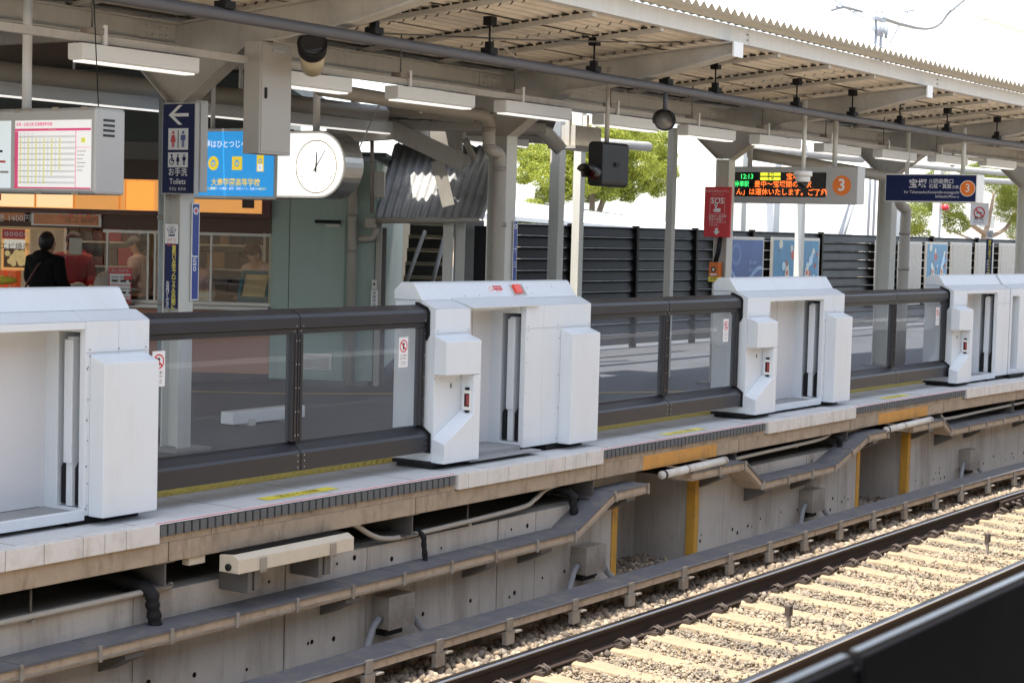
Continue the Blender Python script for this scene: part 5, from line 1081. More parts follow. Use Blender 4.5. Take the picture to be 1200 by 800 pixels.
for k, (px, mm, lab) in enumerate(((4, redbox, 'orange red gift box on the counter at the left edge'), (17, redbox, 'small red and white gift box right of the bigger one'))):
    bobj('gift_box', lab, 'box', lambda m: (m.box(bz(px-6, 0, -.05).x, bz(px+5, 0, -.05).x, -.05, .15, zc+.06, bz(0, 317, -.05).z, em('giftbox_red', (.75, .13, .03), .15)), m.box(bz(px-6, 0, -.05).x+.03, bz(px-2, 0, -.05).x, -.053, -.0505, zc+.1, bz(0, 320, -.05).z, whitebox)), .004)
bobj('yellow_plate', 'yellow round plate in front of the gift boxes', 'plate', lambda m: m.ball((bz(4, 0, -.08).x, -.08, bz(4, 328, -.08).z), (.19, .1, .05), sign_y, 16, 8))

# ------------------------------------------------------------------ people
skin_m = mat('skin', (.50, .30, .21), .55, var=.05)
hair_m = mat('black_hair', (.012, .010, .010), .5, var=.2)
def skinned(name, joints, edges, rad, mm, parent, sub=2):
    me = bpy.data.meshes.new(name); me.from_pydata(joints, edges, []); o = bpy.data.objects.new(name, me); COL.objects.link(o); o.parent = parent
    md = o.modifiers.new('skin', 'SKIN'); md.use_smooth_shade = True
    for i, r in enumerate(rad): me.skin_vertices[0].data[i].radius = (r if isinstance(r, tuple) else (r, r))
    me.skin_vertices[0].data[0].use_root = True
    sd = o.modifiers.new('sub', 'SUBSURF'); sd.levels = sub; sd.render_levels = sub
    dg = bpy.context.evaluated_depsgraph_get(); dg.update(); m2 = bpy.data.meshes.new_from_object(o.evaluated_get(dg)); o.modifiers.clear(); o.data = m2; bpy.data.meshes.remove(me)
    m2.materials.clear(); m2.materials.append(mm); m2.polygons.foreach_set('use_smooth', [True]*len(m2.polygons)); return o
def person(lab, u, dep, h, rot, top, bottom, cap=None, lean=0, reach=.3, mask=False, apron=None, hood=False):
    t = bthing('person', lab, 'person', u, dep, 0, rot); k = h/1.7
    # local axes: +y faces forward
    fw = lambda z: lean*max(0, z-.95)
    def P(x, y, z): return (x*k, (y+fw(z))*k, z*k)
    J = [P(0, 0, .95), P(0, .0, 1.12), P(0, .01, 1.3), P(0, 0, 1.43), P(0, .02, 1.5), P(0, .035, 1.56), P(0, .03, 1.62)]; E = [(i, i+1) for i in range(6)]; Rr = [(.16, .11), (.14, .10), (.17, .11), (.12, .08), (.052, .055), (.072, .085), (.075, .092)]
    for s in (-1, 1):
        b = len(J); J += [P(s*.18, -.01, 1.40), P(s*.235, .02, 1.17), P(s*.20, reach*.75, 1.06), P(s*.17, reach, 1.05), P(s*.16, reach+.09, 1.04)]; E += [(3, b), (b, b+1), (b+1, b+2), (b+2, b+3), (b+3, b+4)]; Rr += [.062, .048, .036, .030, .028]
        for q in range(4):
            f = len(J); J += [P(s*(.14+.018*q), reach+.13, 1.035), P(s*(.14+.018*q), reach+.165, 1.015)]; E += [(b+4, f), (f, f+1)]; Rr += [.010, .009]
        f = len(J); J += [P(s*.12, reach+.09, 1.045)]; E += [(b+3, f)]; Rr += [.011]
        b = len(J); J += [P(s*.095, 0, .88), P(s*.105, .01, .48), P(s*.105, -.02, .09), P(s*.11, .11, .04)]; E += [(0, b), (b, b+1), (b+1, b+2), (b+2, b+3)]; Rr += [.09, .06, .042, .04]
    J = [tuple(v*k if False else v for v in j) for j in J]; Rr = [tuple(x*k for x in r) if isinstance(r, tuple) else r*k for r in Rr]
    body = skinned('body', J, E, Rr, skin_m, t, 2)
    J2 = J[0:4]+[P(0, .008, 1.475)]; E2 = [(0, 1), (1, 2), (2, 3), (3, 4)]; R2 = [(.20*k, .15*k), (.19*k, .14*k), (.215*k, .15*k), (.17*k, .12*k), (.08*k, .075*k)]
    for s, b in ((-1, 7), (1, 7+5+9+4)):
        n = len(J2); J2 = J2+[J[b], J[b+1], J[b+2]]; E2 += [(3, n), (n, n+1), (n+1, n+2)]; R2 += [.098*k, .075*k, .056*k]
    skinned('jacket', J2, E2, R2, top, t, 2)
    J3 = [J[0]]; E3 = []; R3 = [(.175*k, .13*k)]
    for b in (7+5+9, 7+5+9+4+5+9):
        n = len(J3); J3 = J3+[J[b], J[b+1], J[b+2]]; E3 += [(0, n), (n, n+1), (n+1, n+2)]; R3 += [.11*k, .08*k, .06*k]
    skinned('trousers', J3, E3, R3, bottom, t, 2)
    hc = Vector(P(0, .018, 1.605)); m = MB(); m.ball((0, 0, 0), (.092*k, .112*k, .118*k), hair_m, 20, 14)
    M = Matrix.Translation(BP+BU*u+BF*dep) @ Matrix.Rotation(BROT+rot, 4, 'Z')
    def fin(mb, nm): mb.v = [tuple(M @ Vector(v)) for v in mb.v]; return mb.build(nm, t, **B)
    m.v = [(v[0], v[1]-.018*k-(max(0, v[1]))*.35+(0 if v[2] > -.02*k else min(0, -(v[1] > 0)*.05*k)), v[2]+.028*k) for v in m.v]; m.v = [(v[0]+hc.x, v[1]+hc.y, v[2]+hc.z) for v in m.v]; fin(m, 'hair')
    m = MB(); fy = .018+.092+fw(1.6)
    for s in (-1, 1): m.ball(P(s*.03, .108, 1.605), (.011*k, .008*k, .008*k), sign_k, 8, 6); m.ball(P(s*.078, .02, 1.595), (.014*k, .022*k, .032*k), skin_m, 8, 6)
    m.ball(P(0, .122, 1.585), (.012*k, .018*k, .02*k), skin_m, 8, 6); m.ball(P(0, .112, 1.553), (.024*k, .008*k, .006*k), mat('lips', (.35, .12, .1), .5), 8, 6); fin(m, 'face')
    if hood: m = MB(); m.ball(P(0, -.075, 1.45), (.135*k, .085*k, .085*k), top, 16, 10); fin(m, 'hood'); m = MB(); m.tube([P(.13, .10, 1.36), P(.10, -.0, 1.475), P(.02, -.145, 1.36), P(-.10, -.165, 1.15), P(-.2, -.12, .98)], .014*k, mat('brown_bag_strap', (.10, .035, .03), .6), 8); fin(m, 'bag_strap')
    if cap: m = MB(); m.ball(P(0, .02, 1.66), (.10*k, .122*k, .075*k), cap, 18, 10); m.ball(P(0, .13, 1.645), (.075*k, .08*k, .012*k), cap, 14, 6); fin(m, 'cap')
    if mask: m = MB(); m.ball(P(0, .105, 1.56), (.055*k, .03*k, .042*k), whitebox, 14, 8); fin(m, 'mask')
    if apron: m = MB(); m.ball(P(0, .10, 1.12), (.15*k, .06*k, .25*k), apron, 14, 10); fin(m, 'apron')
    return t
jet = mat('black_jacket', (.006, .006, .007), .9, var=.4, scale=6, spec=.2, bump=1, bscale=9); red_top = mat('red_uniform', (.34, .018, .025), .8, var=.35, scale=7, bump=1, bscale=9); pink_top = mat('pale_pink_uniform', (.52, .38, .38), .8, var=.3, scale=7, bump=1, bscale=9); dkt = mat('dark_trousers', (.02, .02, .025), .8); grey_cap = mat('grey_cap', (.12, .12, .12), .7); red_cap = mat('dark_red_cap', (.06, .01, .012), .7)
person('customer in a black jacket with short dark hair standing at the kiosk counter', bz(50, 300, -.55).x, -.55, 1.60, R_(-25), jet, dkt, hood=True, lean=.12)
person('clerk in a red uniform bending over the counter behind the customer', bz(83, 300, .85).x, .85, 1.60, R_(205), red_top, dkt, red_cap, lean=.22, mask=True)
person('clerk in pale pink with grey cap seen in profile left of the window post', bz(168, 300, 1.2).x, 1.2, 1.58, R_(80), pink_top, dkt, grey_cap, lean=.1)
person('clerk in pale pink leaning behind the toilet sign column', bz(233, 300, 1.3).x, 1.3, 1.42, R_(170), pink_top, dkt, grey_cap, lean=.45)
person('clerk in pale pink reaching at the blue tray by the green wall', bz(316, 300, .95).x, .95, 1.52, R_(150), pink_top, dkt, red_cap, lean=.5)
m = BM(); c = bz(45, 300, -.55)

# ------------------------------------------------------------------ green building right of the kiosk
g = bthing('green_building', 'mint green panelled building with steel door between kiosk and stairs', 'building', .5)
UG = bz(437, 400).x
m = BM(); m.box(UR+.003, bz(345, 0).x-.006, 0, .08, .05, 2.52, green_w); m.box(bz(345, 0).x, UG, 0, .08, .05, 2.52, green_w); m.box(UG-.08, UG, .081, 5, .05, 2.52, green_w); m.build('wall', g, .003, **B)
m = BM(); m.box(bz(346, 0).x, bz(411, 0).x, -.012, -.001, .08, bz(380, 253).z, green_w); m.build('door', g, .004, **B)
m = BM(); m.box(bz(375, 0).x, bz(405, 0).x, -.07, -.013, bz(390, 262).z, bz(390, 258).z, black); m.box(bz(388, 0).x, bz(404, 0).x, -.05, -.013, bz(390, 266).z, bz(390, 263).z, greyp); m.build('door_closer', g, **B)
m = BM(); m.box(bz(322, 0).x, bz(430, 0).x, -.03, -.0, bz(380, 262).z if False else 2.52, 2.56, mat('dark_eave', (.03, .035, .035), .6)); m.build('eave_strip', g, **B)
m = BM(); a, b = bz(356, 0).x, bz(398, 0).x; z0, z1 = bz(380, 433).z, bz(380, 414).z; m.box(a, b, -.03, -.013, z0, z1, steel)
for k in range(6): m.box(a+.03, b-.03, -.036, -.0305, z0+.02+.025*k, z0+.03+.025*k, galv)
m.build('vent_grille', g, .002, **B)
m = BM(); m.box(UR+.01, UG+.1, .0, 4, 2.57, 2.62, slate); m.build('roof', g, **B)
t = bthing('vertical_pipe', 'thick dusty downpipe in front of the green wall corner', 'pipe', bz(420, 0).x, -.08); M_ = BM()
u = bz(420, 0).x; M_.tube([(u, -.10, 0), (u, -.10, 3.3)], .055, pipe_lt, 12); M_.build('pipe', t, **B)
m = BM()
for z in (1.9, 1.5, .8): m.tube([(u, -.10, z), (u, -.10, z+.03)], .062, galv, 12)
m.build('clamp', t, **B)
# beams, pipes and boxes above the green building
def member(name, lab, cat, a, b, r, mm, dep): 
    m = BM(); A, Bq = bz(*a, dep), bz(*b, dep); d = Bq-A; L = d.length; ang = math.atan2(d.z, d.x); M0 = m.M; m.M = M0 @ Matrix.Translation((A.x, dep, A.z)) @ Matrix.Rotation(-ang, 4, 'Y'); m.box(0, L, -r/2, r/2, -r, 0, mm); tag(m.build(name, None, .004, **B), lab, cat)
t = bthing('stair_steelwork', 'beige bent steel frame over the stairs', 'steelwork', bz(480, 0).x)
def mem(a, b, r, dep, w=.12):
    m = BM(); A, Bq = bz(*a, dep), bz(*b, dep); d = Bq-A; L = d.length; ang = math.atan2(d.z, d.x); m.M = m.M @ Matrix.Translation((A.x, dep, A.z)) @ Matrix.Rotation(-ang, 4, 'Y'); m.box(0, L, -w/2, w/2, -r, 0, beige); m.build('beam', t, .004, **B)
mem((392, 148), (466, 143), .19, -.3); mem((462, 142), (548, 182), .19, -.3, .14); mem((520, 187), (533, 240), .14, -.302, .10); mem((548, 180), (552, 193), .1, -.3)
m = BM(); a, b = bz(505, 0, .2), bz(546, 0, .2); m.box(a.x, b.x, .2, .5, bz(525, 178, .2).z, bz(525, 150, .2).z, beige); tag(m.build('duct_box', None, .01, **B), 'grey beige duct box hanging beside the stair frame', 'duct')
m = BM(); A = bz(545, 163, -.3); Bq = bz(556, 187, -.3); m.tube([A+Vector((0, -.1, 0)), Bq+Vector((0, -.1, 0))], .04, pipe_lt, 10); tag(m.build('short_pipe', None, **B), 'short slanted grey pipe below the duct box', 'pipe')
m = BM(); m.tube([bz(330, 118, -.8), bz(556, 140, -.8)], .05, pipe_lt, 12); tag(m.build('gutter_pipe', None, **B), 'long pale gutter pipe above the stair frame', 'pipe')
m = BM(); A, Bq = bz(396, 127, .2), bz(530, 140, .2); n = 34; vs = []; fs = []
for i in range(n+1):
    u = A.x-.6+(Bq.x-A.x+.6)*i/n; h = .05 if i % 2 else -.05; z = A.z-.05+(Bq.z-A.z)*i/n; vs += [(u, -.5, z+h), (u, -.15, z+h+.08)]
for i in range(n): fs.append((2*i, 2*i+1, 2*i+3, 2*i+2))
m.add(vs, fs, corr); tag(m.build('corrugated_awning', None, **B), 'coarse corrugated awning edge behind the gutter pipe', 'awning')
# roof over the wedge shaped rear part of the platform, and what hangs below it
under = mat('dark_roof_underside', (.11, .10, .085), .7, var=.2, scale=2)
t = thing('rear_canopy', 'dark underside of the rear roof in front of the kiosk at the upper left', 'canopy', (8, 13, 3.7), **B)
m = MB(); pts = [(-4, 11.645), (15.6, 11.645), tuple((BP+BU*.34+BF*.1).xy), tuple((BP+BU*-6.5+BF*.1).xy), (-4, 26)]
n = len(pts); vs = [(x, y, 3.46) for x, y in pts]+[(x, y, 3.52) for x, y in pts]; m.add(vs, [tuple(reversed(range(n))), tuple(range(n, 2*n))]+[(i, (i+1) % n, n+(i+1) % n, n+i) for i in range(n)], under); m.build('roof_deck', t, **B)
for x in np.arange(2, 14, 1.3): m = MB(); m.M = Matrix.Identity(4); m.box(x-.04, x+.04, 11.8, 13.2 if x > 12 else 14.5, 3.34, 3.455, beige); m.build('purlin', t, **B)
t = bthing('stair_canopy', 'dark roof slab with rafters over the stairs', 'canopy', 1.7, 1, 3)
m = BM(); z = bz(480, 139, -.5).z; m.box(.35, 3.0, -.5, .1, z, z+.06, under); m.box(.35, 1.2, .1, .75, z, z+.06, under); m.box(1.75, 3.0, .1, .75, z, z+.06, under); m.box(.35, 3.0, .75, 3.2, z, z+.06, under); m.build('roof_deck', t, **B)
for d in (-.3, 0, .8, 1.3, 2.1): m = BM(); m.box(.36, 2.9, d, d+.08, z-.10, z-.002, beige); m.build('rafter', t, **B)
t = thing('light_trough', 'long white light trough under the rear roof at the upper left', 'light trough', (9, 12.2, 3.1), **B)
a, b = at_y(-60, 90, 12.2), at_y(192, 134, 12.2); z = (a.z+b.z)/2
m = MB(); m.M = Matrix.Identity(4); m.box(a.x, b.x+6.2, 12.15, 12.27, z-.04, z+.09, whitep); m.build('housing', t, .004, **B); m = MB(); m.M = Matrix.Identity(4); m.box(a.x, b.x+6.2, 12.17, 12.25, z-.052, z-.041, tubem); m.build('diffuser', t, **B)
p = at_y(87, 75, 12.2); m = MB(); m.tube([(p.x, 12.2, z+.09), (p.x, 12.2, 3.45)], .012, whitep, 6); m.build('hanger', t, **B)
p = at_y(282, 110, 12.2); m = MB(); m.tube([(p.x, 12.2, z-.04), (p.x, 12.2, 3.45)], .022, whitep, 6); m.build('hanger', t, **B)
a = at_y(0, 84, 11.95); m = MB(); m.tube([(a.x-2, 11.95, a.z), (a.x+3.5, 11.95, a.z+.01), (a.x+5.2, 11.95, a.z)], .085, pipe_lt, 14); tag(m.build('large_pipe', None, **B), 'thick beige pipe above the light trough at the upper left', 'pipe')
# slanted corrugated stair roof
m = BM(); n = 56; vs = []; fs = []; bl, br_, tr, tl = bz(437, 256, -.1), bz(566, 257, -.1), bz(596, 172, 1.6), bz(462, 168, 1.6)
bl.y = br_.y = -.1; tl.y = tr.y = 1.6
for i in range(n+1):
    f = i/n; a = bl.lerp(br_, f); b = tl.lerp(tr, f); h = .03*math.cos(i*math.pi/2)
    for q in range(5): c = a.lerp(b, q/4); vs.append((c.x, c.y+h, c.z-h*.4))
for i in range(n):
    for q in range(4): fs.append((5*i+q, 5*i+5+q, 5*i+6+q, 5*i+1+q))
m.add(vs, fs, corr, True); tag(m.build('corrugated_stair_roof', None, **B), 'slanted grey corrugated sheet above the stairs', 'corrugated sheet')
t = bthing('stair_gutter', 'beige gutter with square outlet box under the corrugated sheet', 'gutter', bz(500, 0).x, -.15); m = BM(); m.tube([bz(440, 258.5, -.15), bz(562, 258, -.15)], .035, pipe_lt, 10); m.build('pipe', t, **B)
m = BM(); a = bz(434, 0, -.15).x; b = bz(446, 0, -.15).x; m.box(a, b, -.22, -.1, bz(440, 267, -.15).z, bz(440, 256, -.15).z, pipe_lt); m.build('outlet_box', t, .004, **B)
m = BM(); m.tube([bz(440, 267, -.15), bz(440, 274, -.15), bz(437, 279, -.15), bz(428, 280, -.12), bz(421, 279, -.1)], .04, pipe_lt, 10); m.build('elbow', t, **B)
t = bthing('staircase', 'dim concrete staircase rising behind the platform between posts', 'staircase', bz(505, 0).x, .8)
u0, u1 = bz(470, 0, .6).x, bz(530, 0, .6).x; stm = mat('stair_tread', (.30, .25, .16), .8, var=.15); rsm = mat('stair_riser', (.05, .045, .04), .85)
for k in range(14):
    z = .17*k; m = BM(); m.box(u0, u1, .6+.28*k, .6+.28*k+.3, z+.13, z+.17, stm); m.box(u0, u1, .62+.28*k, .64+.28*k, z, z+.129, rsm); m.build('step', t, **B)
m = BM(); m.box(bz(539, 0, 1.0).x, bz(574, 0, 1.0).x, 1.0, 1.06, 0, bz(550, 258, 1.0).z, corr); m.build('side_panel', t, **B)
for (a, b, lab) in (((462, 370), (484, 272), 0), ((496, 372), (512, 272), 0)):
    m = BM(); A, Bq = bz(*a, .5), bz(*b, .5); A.y = .45; Bq.y = 3.2; m.tube([A, Bq], .028, mat('dull_handrail', (.20, .18, .15), .6), 8); m.build('handrail', t, **B)
m = BM(); w = mat('stair_side_wall', (.20, .185, .16), .8, var=.15); m.box(bz(441, 0, .2).x, bz(459, 0, .2).x, .2, .3, 0, 1.78, w); m.box(bz(441, 0, .2).x, u0, 5.4, 5.5, .0, 3, w); m.build('side_wall', t, **B)
for i, (pa, pb, dep, lab, mm) in enumerate(((447, 453.5, -.05, 'beige post left of the stairs with a small switch plate', pipe_lt), (526, 538, -.05, 'pale square post right of the stairs', greyp), (541, 552, .3, 'pale corrugated panel strip right of the stairs', greyp))):
    m = BM(); m.box(bz(pa, 0, dep).x, bz(pb, 0, dep).x, dep, dep+.1, 0, bz(pa, 258.5, dep).z, mm); tag(m.build('stair_post', None, .004, **B), lab, 'post')
t = bthing('switch_plate', 'white switch plate and label strip on the post left of the stairs', 'switch', bz(447, 0, -.07).x, -.07)
m = BM(); m.box(bz(443, 0, -.07).x, bz(449, 0, -.07).x, -.075, -.055, bz(446, 339, -.07).z, bz(446, 328, -.07).z, greyp); m.box(bz(445, 0, -.07).x, bz(447, 0, -.07).x, -.078, -.0755, bz(446, 334.5, -.07).z, bz(446, 331.5, -.07).z, sign_k); m.build('plate', t, **B)
m = BM(); m.box(bz(442.5, 0, -.07).x, bz(450.5, 0, -.07).x, -.075, -.055, bz(446, 362, -.07).z, bz(446, 340, -.07).z, whitep)
for k, ch in enumerate('係員呼出'): btext(m, ch, bz(446.3, 0, -.07).x, -.077, bz(446, 343.5+4.6*k, -.07).z, .042, sign_k)
m.build('label', t, **B)
m = BM(); m.tube([bz(436, 160, -.25), bz(436, 250, -.25)], .022, galv, 8); m.tube([bz(415, 160, -.2), bz(434, 163, -.22), bz(436, 172, -.25)], .016, galv, 8); tag(m.build('thin_conduit', None, **B), 'thin grey conduit beside the clock', 'conduit')
m = BM(); a, b = bz(444, 0, -.1).x, bz(456, 0, -.1).x; m.box(a, b, -.25, -.02, bz(450, 232, -.1).z, bz(450, 202, -.1).z, beige); tag(m.build('meter_box', None, .006, **B), 'small beige box mounted beside the corrugated sheet', 'box')
m = BM(); a, b = bz(563, 0, .6).x, bz(577, 0, .6).x; m.box(a, b, .6, .9, .0, bz(570, 265, .6).z, black); tag(m.build('dark_cabinet', None, .006, **B), 'dark tall panel behind the stairs column', 'panel')
wire_a, wire_b = at_s(445, 122, 14.0), at_s(412, 193, 12.9); m = MB(); m.tube([wire_a, wire_b], .007, whitep, 6); tag(m.build('stay_wire', None, **B), 'pale stay wire from the pipe down to the clock', 'wire')

# ================================================================== LOUVRE FENCE, POSTERS
YF2 = 14.2
xp = [at_y(px, 300, YF2).x for px in (587, 667, 743, 812.5, 879, 960, 1031, 1090, 1143, 1192, 1236)]
t = thing('louvre_fence', 'tall dark glossy louvred fence at the back of the platform', 'fence', (xp[4], YF2, 0), **B)
for k, (a, b) in enumerate(zip(xp, xp[1:])):
    m = MB(); m.M = Matrix.Identity(4)
    for r in range(11):
        z = .05+.168*r; z1 = z+.165; y = YF2
        vs = [(a+.02, y-.035, z+.012), (b-.02, y-.035, z+.012), (b-.02, y-.006, z1-.03), (a+.02, y-.006, z1-.03), (a+.02, y-.05, z1-.012), (b-.02, y-.05, z1-.012), (b-.02, y, z1), (a+.02, y, z1), (a+.02, y, z), (b-.02, y, z)]
        m.add(vs, [(0, 1, 2, 3), (3, 2, 5, 4), (4, 5, 6, 7), (9, 8, 7, 6), (8, 9, 1, 0)], louvre)
    m.build('louvre_panel', t, **B)
for x in xp:
    m = MB(); m.M = Matrix.Identity(4); m.box(x-.035, x+.035, YF2-.07, YF2+.03, 0, 1.92, louvre); m.build('post', t, .004, **B)
pb1 = mat('poster_blue', (.045, .10, .27), .3, var=.6, scale=1.6, spec=.3); pb2 = mat('poster_cyan', (.05, .22, .38), .3, var=.5, scale=3, spec=.3); pmir = mat('poster_backing_silver', (.30, .30, .29), .25, .3, var=.25, scale=2)
spots = [(845, 896, 277, 'b1', 'deep blue poster board left of the fish poster'), (906, 961, 278, 'b2', 'cyan poster board with brown and white spots below the LED display'), (1028, 1047.5, 282, 'm', 'blank silver poster board partly behind the drain pipe column'), (1055, 1081, 283, 'm', 'blank silver poster board left of the small cyan poster'), (1086.5, 1111, 283.5, 'b2', 'small cyan poster board between two blank silver ones'), (1116, 1139.5, 284, 'm', 'blank silver poster board right of the small cyan poster'), (1145, 1165, 284.5, 'm', 'blank silver poster board partly behind the last column'), (1173, 1195, 285, 'm', 'blank silver poster board at the right edge')]
for (pa, pb, pt, kind, lab) in spots:
    Y = YF2-.14; a, b = at_y(pa, pt, Y), at_y(pb, pt, Y); zt = a.z; t = thing('poster_board', lab, 'poster board', (a.x, Y, 0), **B)
    m = MB(); m.M = Matrix.Identity(4); m.box(a.x, b.x, Y, Y+.05, .45, zt, alu); m.build('frame', t, .006, **B)
    m = MB(); m.M = Matrix.Identity(4); m.box(a.x+.05, b.x-.05, Y-.004, Y-.0005, .5, zt-.05, {'b1': pb1, 'b2': pb2, 'm': pmir}[kind]); 
    w = b.x-a.x
    if kind == 'b1':
        lb = mat('poster_pale_wave', (.22, .36, .55), .4); n = 24; vs = []; fs = []
        for i in range(n+1): x = a.x+.06+(w-.12)*i/n; z = zt-.62+.16*math.cos(i/n*6.3)-.1*i/n; vs += [(x, Y-.006, z), (x, Y-.006, z+.05+.03*math.sin(i*.4))]
        for i in range(n): fs.append((2*i, 2*i+2, 2*i+3, 2*i+1))
        m.add(vs, fs, lb); m.disc((a.x+w*.35, Y-.005, zt-.3), XS, ZS, .2, mat('poster_mid_blue', (.08, .16, .36), .4), 24, .12)
        for k in range(3): m.text('夏の海へ', (a.x+w*.75, Y-.006, zt-.45-.13*k), XS, ZS, .08, lb)
    if kind == 'b2':
        rr = random.Random(5); cols = [mat('spot_brown', (.25, .14, .10), .5), mat('spot_cream', (.62, .60, .48), .5), mat('spot_pale_blue', (.45, .62, .72), .5), mat('spot_red', (.5, .12, .1), .5)]
        for k in range(46): m.disc((a.x+.1+rr.random()*(w-.2), Y-.0055-.0001*k, zt-.12-rr.random()*1.1), XS*1.0, ZS, rr.uniform(.03, .09), rr.choice(cols), 14)
        for f in (.3, .72): m.disc((a.x+w*f, Y-.0115, zt-.72), XS*.6, ZS*1.3, .16, cols[1], 20); m.disc((a.x+w*f, Y-.0125, zt-.64), XS, ZS, .05, cols[3], 14)
    m.build('sheet', t, **B)
# posts and frames of the rear canopy
def rpost(px, ptop, pbot, Y, w, lab, mm=greyp, dx=None):
    a = at_y(px, ptop, Y); m = MB(); m.M = Matrix.Identity(4); hw = w/2
    m.box(a.x-hw, a.x+hw, Y-hw, Y+hw, 0, a.z, mm); tag(m.build('canopy_post', None, .006, **B), lab, 'post')
rpost(656, 110, 340, 12.6, .15, 'ribbed beige post in front of the tree behind the fence'); rpost(681, 128, 340, 12.9, .12, 'slim beige post just right of the ribbed post'); rpost(789, 150, 340, 10.9, .095, 'beige post right of the black signal')
rpost(869, 160, 300, 14.8, .2, 'beige rear post behind the SOS sign column'); rpost(906, 170, 300, 15, .26, 'pale rear post behind the LED display', whitep); rpost(941, 170, 340, 13.4, .13, 'slim rear post below the dome camera'); rpost(1048, 235, 300, 15.5, .25, 'bent pale rear post below the direction sign', whitep); rpost(1101, 180, 300, 14.6, .16, 'slim rear post with red lamp below the direction sign')
p = at_y(1108, 243, 14.4); m = MB(); m.tube([p-XS*.07, p+XS*.07], .07, sign_r, 16); tag(m.build('red_lamp', None, **B), 'small round red lamp on the slim rear post', 'lamp')
# rear canopy beams
m = MB(); m.M = Matrix.Identity(4)
for (pa, pb, Y, r) in (((600, 160), (760, 172), 13.4, .10), ((600, 115), (900, 152), 12.6, .12), ((860, 172), (1010, 186), 13.4, .12), ((860, 195), (1200, 214), 15, .10), ((1030, 190), (1200, 205), 14, .10)):
    A, Bq = at_y(*pa, Y), at_y(*pb, Y); z = (A.z+Bq.z)/2; m2 = MB(); m2.M = Matrix.Identity(4); m2.tube([A, Bq], r*.7, beige, 8); tag(m2.build('rear_beam', None, **B), {600: 'rear roof beam in front of the tree', 860: 'rear roof beam behind the LED display', 1030: 'rear roof beam behind the direction sign'}[pa[0]]+(' upper' if pa[1] in (115, 172) else ' lower' if pa[0] != 1030 else ''), 'beam')
A, Bq = at_y(998, 240, 14.9), at_y(978, 300, 14.9); m = MB(); m.tube([A, Bq], .075, mat('brace_grey', (.30, .31, .32), .5), 8); tag(m.build('diagonal_brace', None, **B), 'slanted pale brace below the LED display', 'brace')
A, Bq = at_y(617, 132, 11.2), at_y(655, 172, 11.2); m = MB(); m.tube([A, Bq], .11, greyp, 4); tag(m.build('diagonal_strut', None, **B), 'thick slanted grey strut right of the stairs column', 'strut')
# cable ladder frame hanging
t = thing('hanging_rack', 'small hanging steel rack right of the slanted strut', 'rack', at_y(685, 150, 11.8), **B)
a, b = at_y(667, 128, 11.8), at_y(696, 174, 11.8)
for x in (a.x, (a.x+b.x)/2+.1, b.x): m = MB(); m.M = Matrix.Identity(4); m.box(x-.03, x+.03, 11.77, 11.83, b.z, 3.25, beige); m.build('leg', t, **B)
m = MB(); m.M = Matrix.Identity(4); m.box(a.x-.15, b.x+.1, 11.6, 12.0, b.z-.04, b.z-.001, beige); m.box(a.x, b.x, 11.7, 11.9, 2.85, 3.1, beige); m.build('shelf', t, **B)

# ================================================================== BEYOND THE FENCE
wroof = mat('pale_sheet_roof', (.72, .71, .68), .5, var=.05, scale=1); wallc = mat('cream_wall', (.62, .60, .55), .7, var=.05, scale=1); ribw = mat('grey_ribbed_wall', (.35, .35, .34), .6, var=.1)
Yd = 26.0
t = thing('shed', 'long low shed with pale sloping roof behind the louvred fence', 'shed', at_y(780, 270, Yd), **B)
A, Bq, Cq = at_y(590, 232, Yd), at_y(1010, 287, Yd), at_y(600, 250, Yd)
m = MB(); m.M = Matrix.Identity(4); vs = [(A.x-3, Yd, at_y(600, 249, Yd).z), (Bq.x+4, Yd, at_y(985, 292, Yd).z), (Bq.x+4, Yd+5, at_y(985, 292, Yd).z+.35), (A.x-3, Yd+5, A.z+.7)]
vs += [(x, y, z-.12) for x, y, z in vs]; m.add(vs, [(0, 1, 2, 3), (7, 6, 5, 4), (4, 5, 1, 0), (5, 6, 2, 1), (6, 7, 3, 2), (7, 4, 0, 3)], wroof); m.build('roof', t, .01, **B)
m = MB(); m.M = Matrix.Identity(4); x = at_y(626, 260, Yd).x
while x < Bq.x: m.box(x, x+.2, Yd+.2+.03*(int(x*4) % 2), Yd+.4, -1.3, 1.785+(at_y(600, 252, Yd).z-.15-1.785)*(1-(x-A.x)/(Bq.x-A.x)*1.0)-.06, ribw); x += .24
m.build('wall', t, **B)
def building(name, lab, x0, x1, y0, y1, h, mm, floors=2, wn=4):
    t = thing(name, lab, 'building', ((x0+x1)/2, y0, 0), **B); m = MB(); m.M = Matrix.Identity(4); m.box(x0, x1, y0, y1, -1.3, h, mm); m.build('wall', t, **B)
    m = MB(); m.M = Matrix.Identity(4); m.box(x0-.2, x1+.2, y0-.2, y1+.2, h+.002, h+.25, wroof); m.build('roof', t, **B)
    for f in range(floors):
        for k in range(wn):
            xx = x0+(x1-x0)*(k+.3)/wn; z = .5+f*2.8; w = (x1-x0)/wn*.45
            m = MB(); m.M = Matrix.Identity(4); m.box(xx, xx+w, y0-.06, y0-.002, z, z+1.3, whitep); m.build('window_frame', t, **B); m = MB(); m.M = Matrix.Identity(4); m.box(xx+.06, xx+w-.06, y0-.075, y0-.061, z+.06, z+1.24, mat('far_window', (.35, .40, .43), .1)); m.build('window', t, **B)
q = at_y(1145, 17, 60); building('pale_building', 'pale cream building far behind above the roof edge at the upper right', q.x, q.x+40, 60, 72, q.z-.25, mat('near_white_wall', (.86, .88, .90), .7, var=.02, scale=.5), 2, 4)  # far wall in one even near-white paint
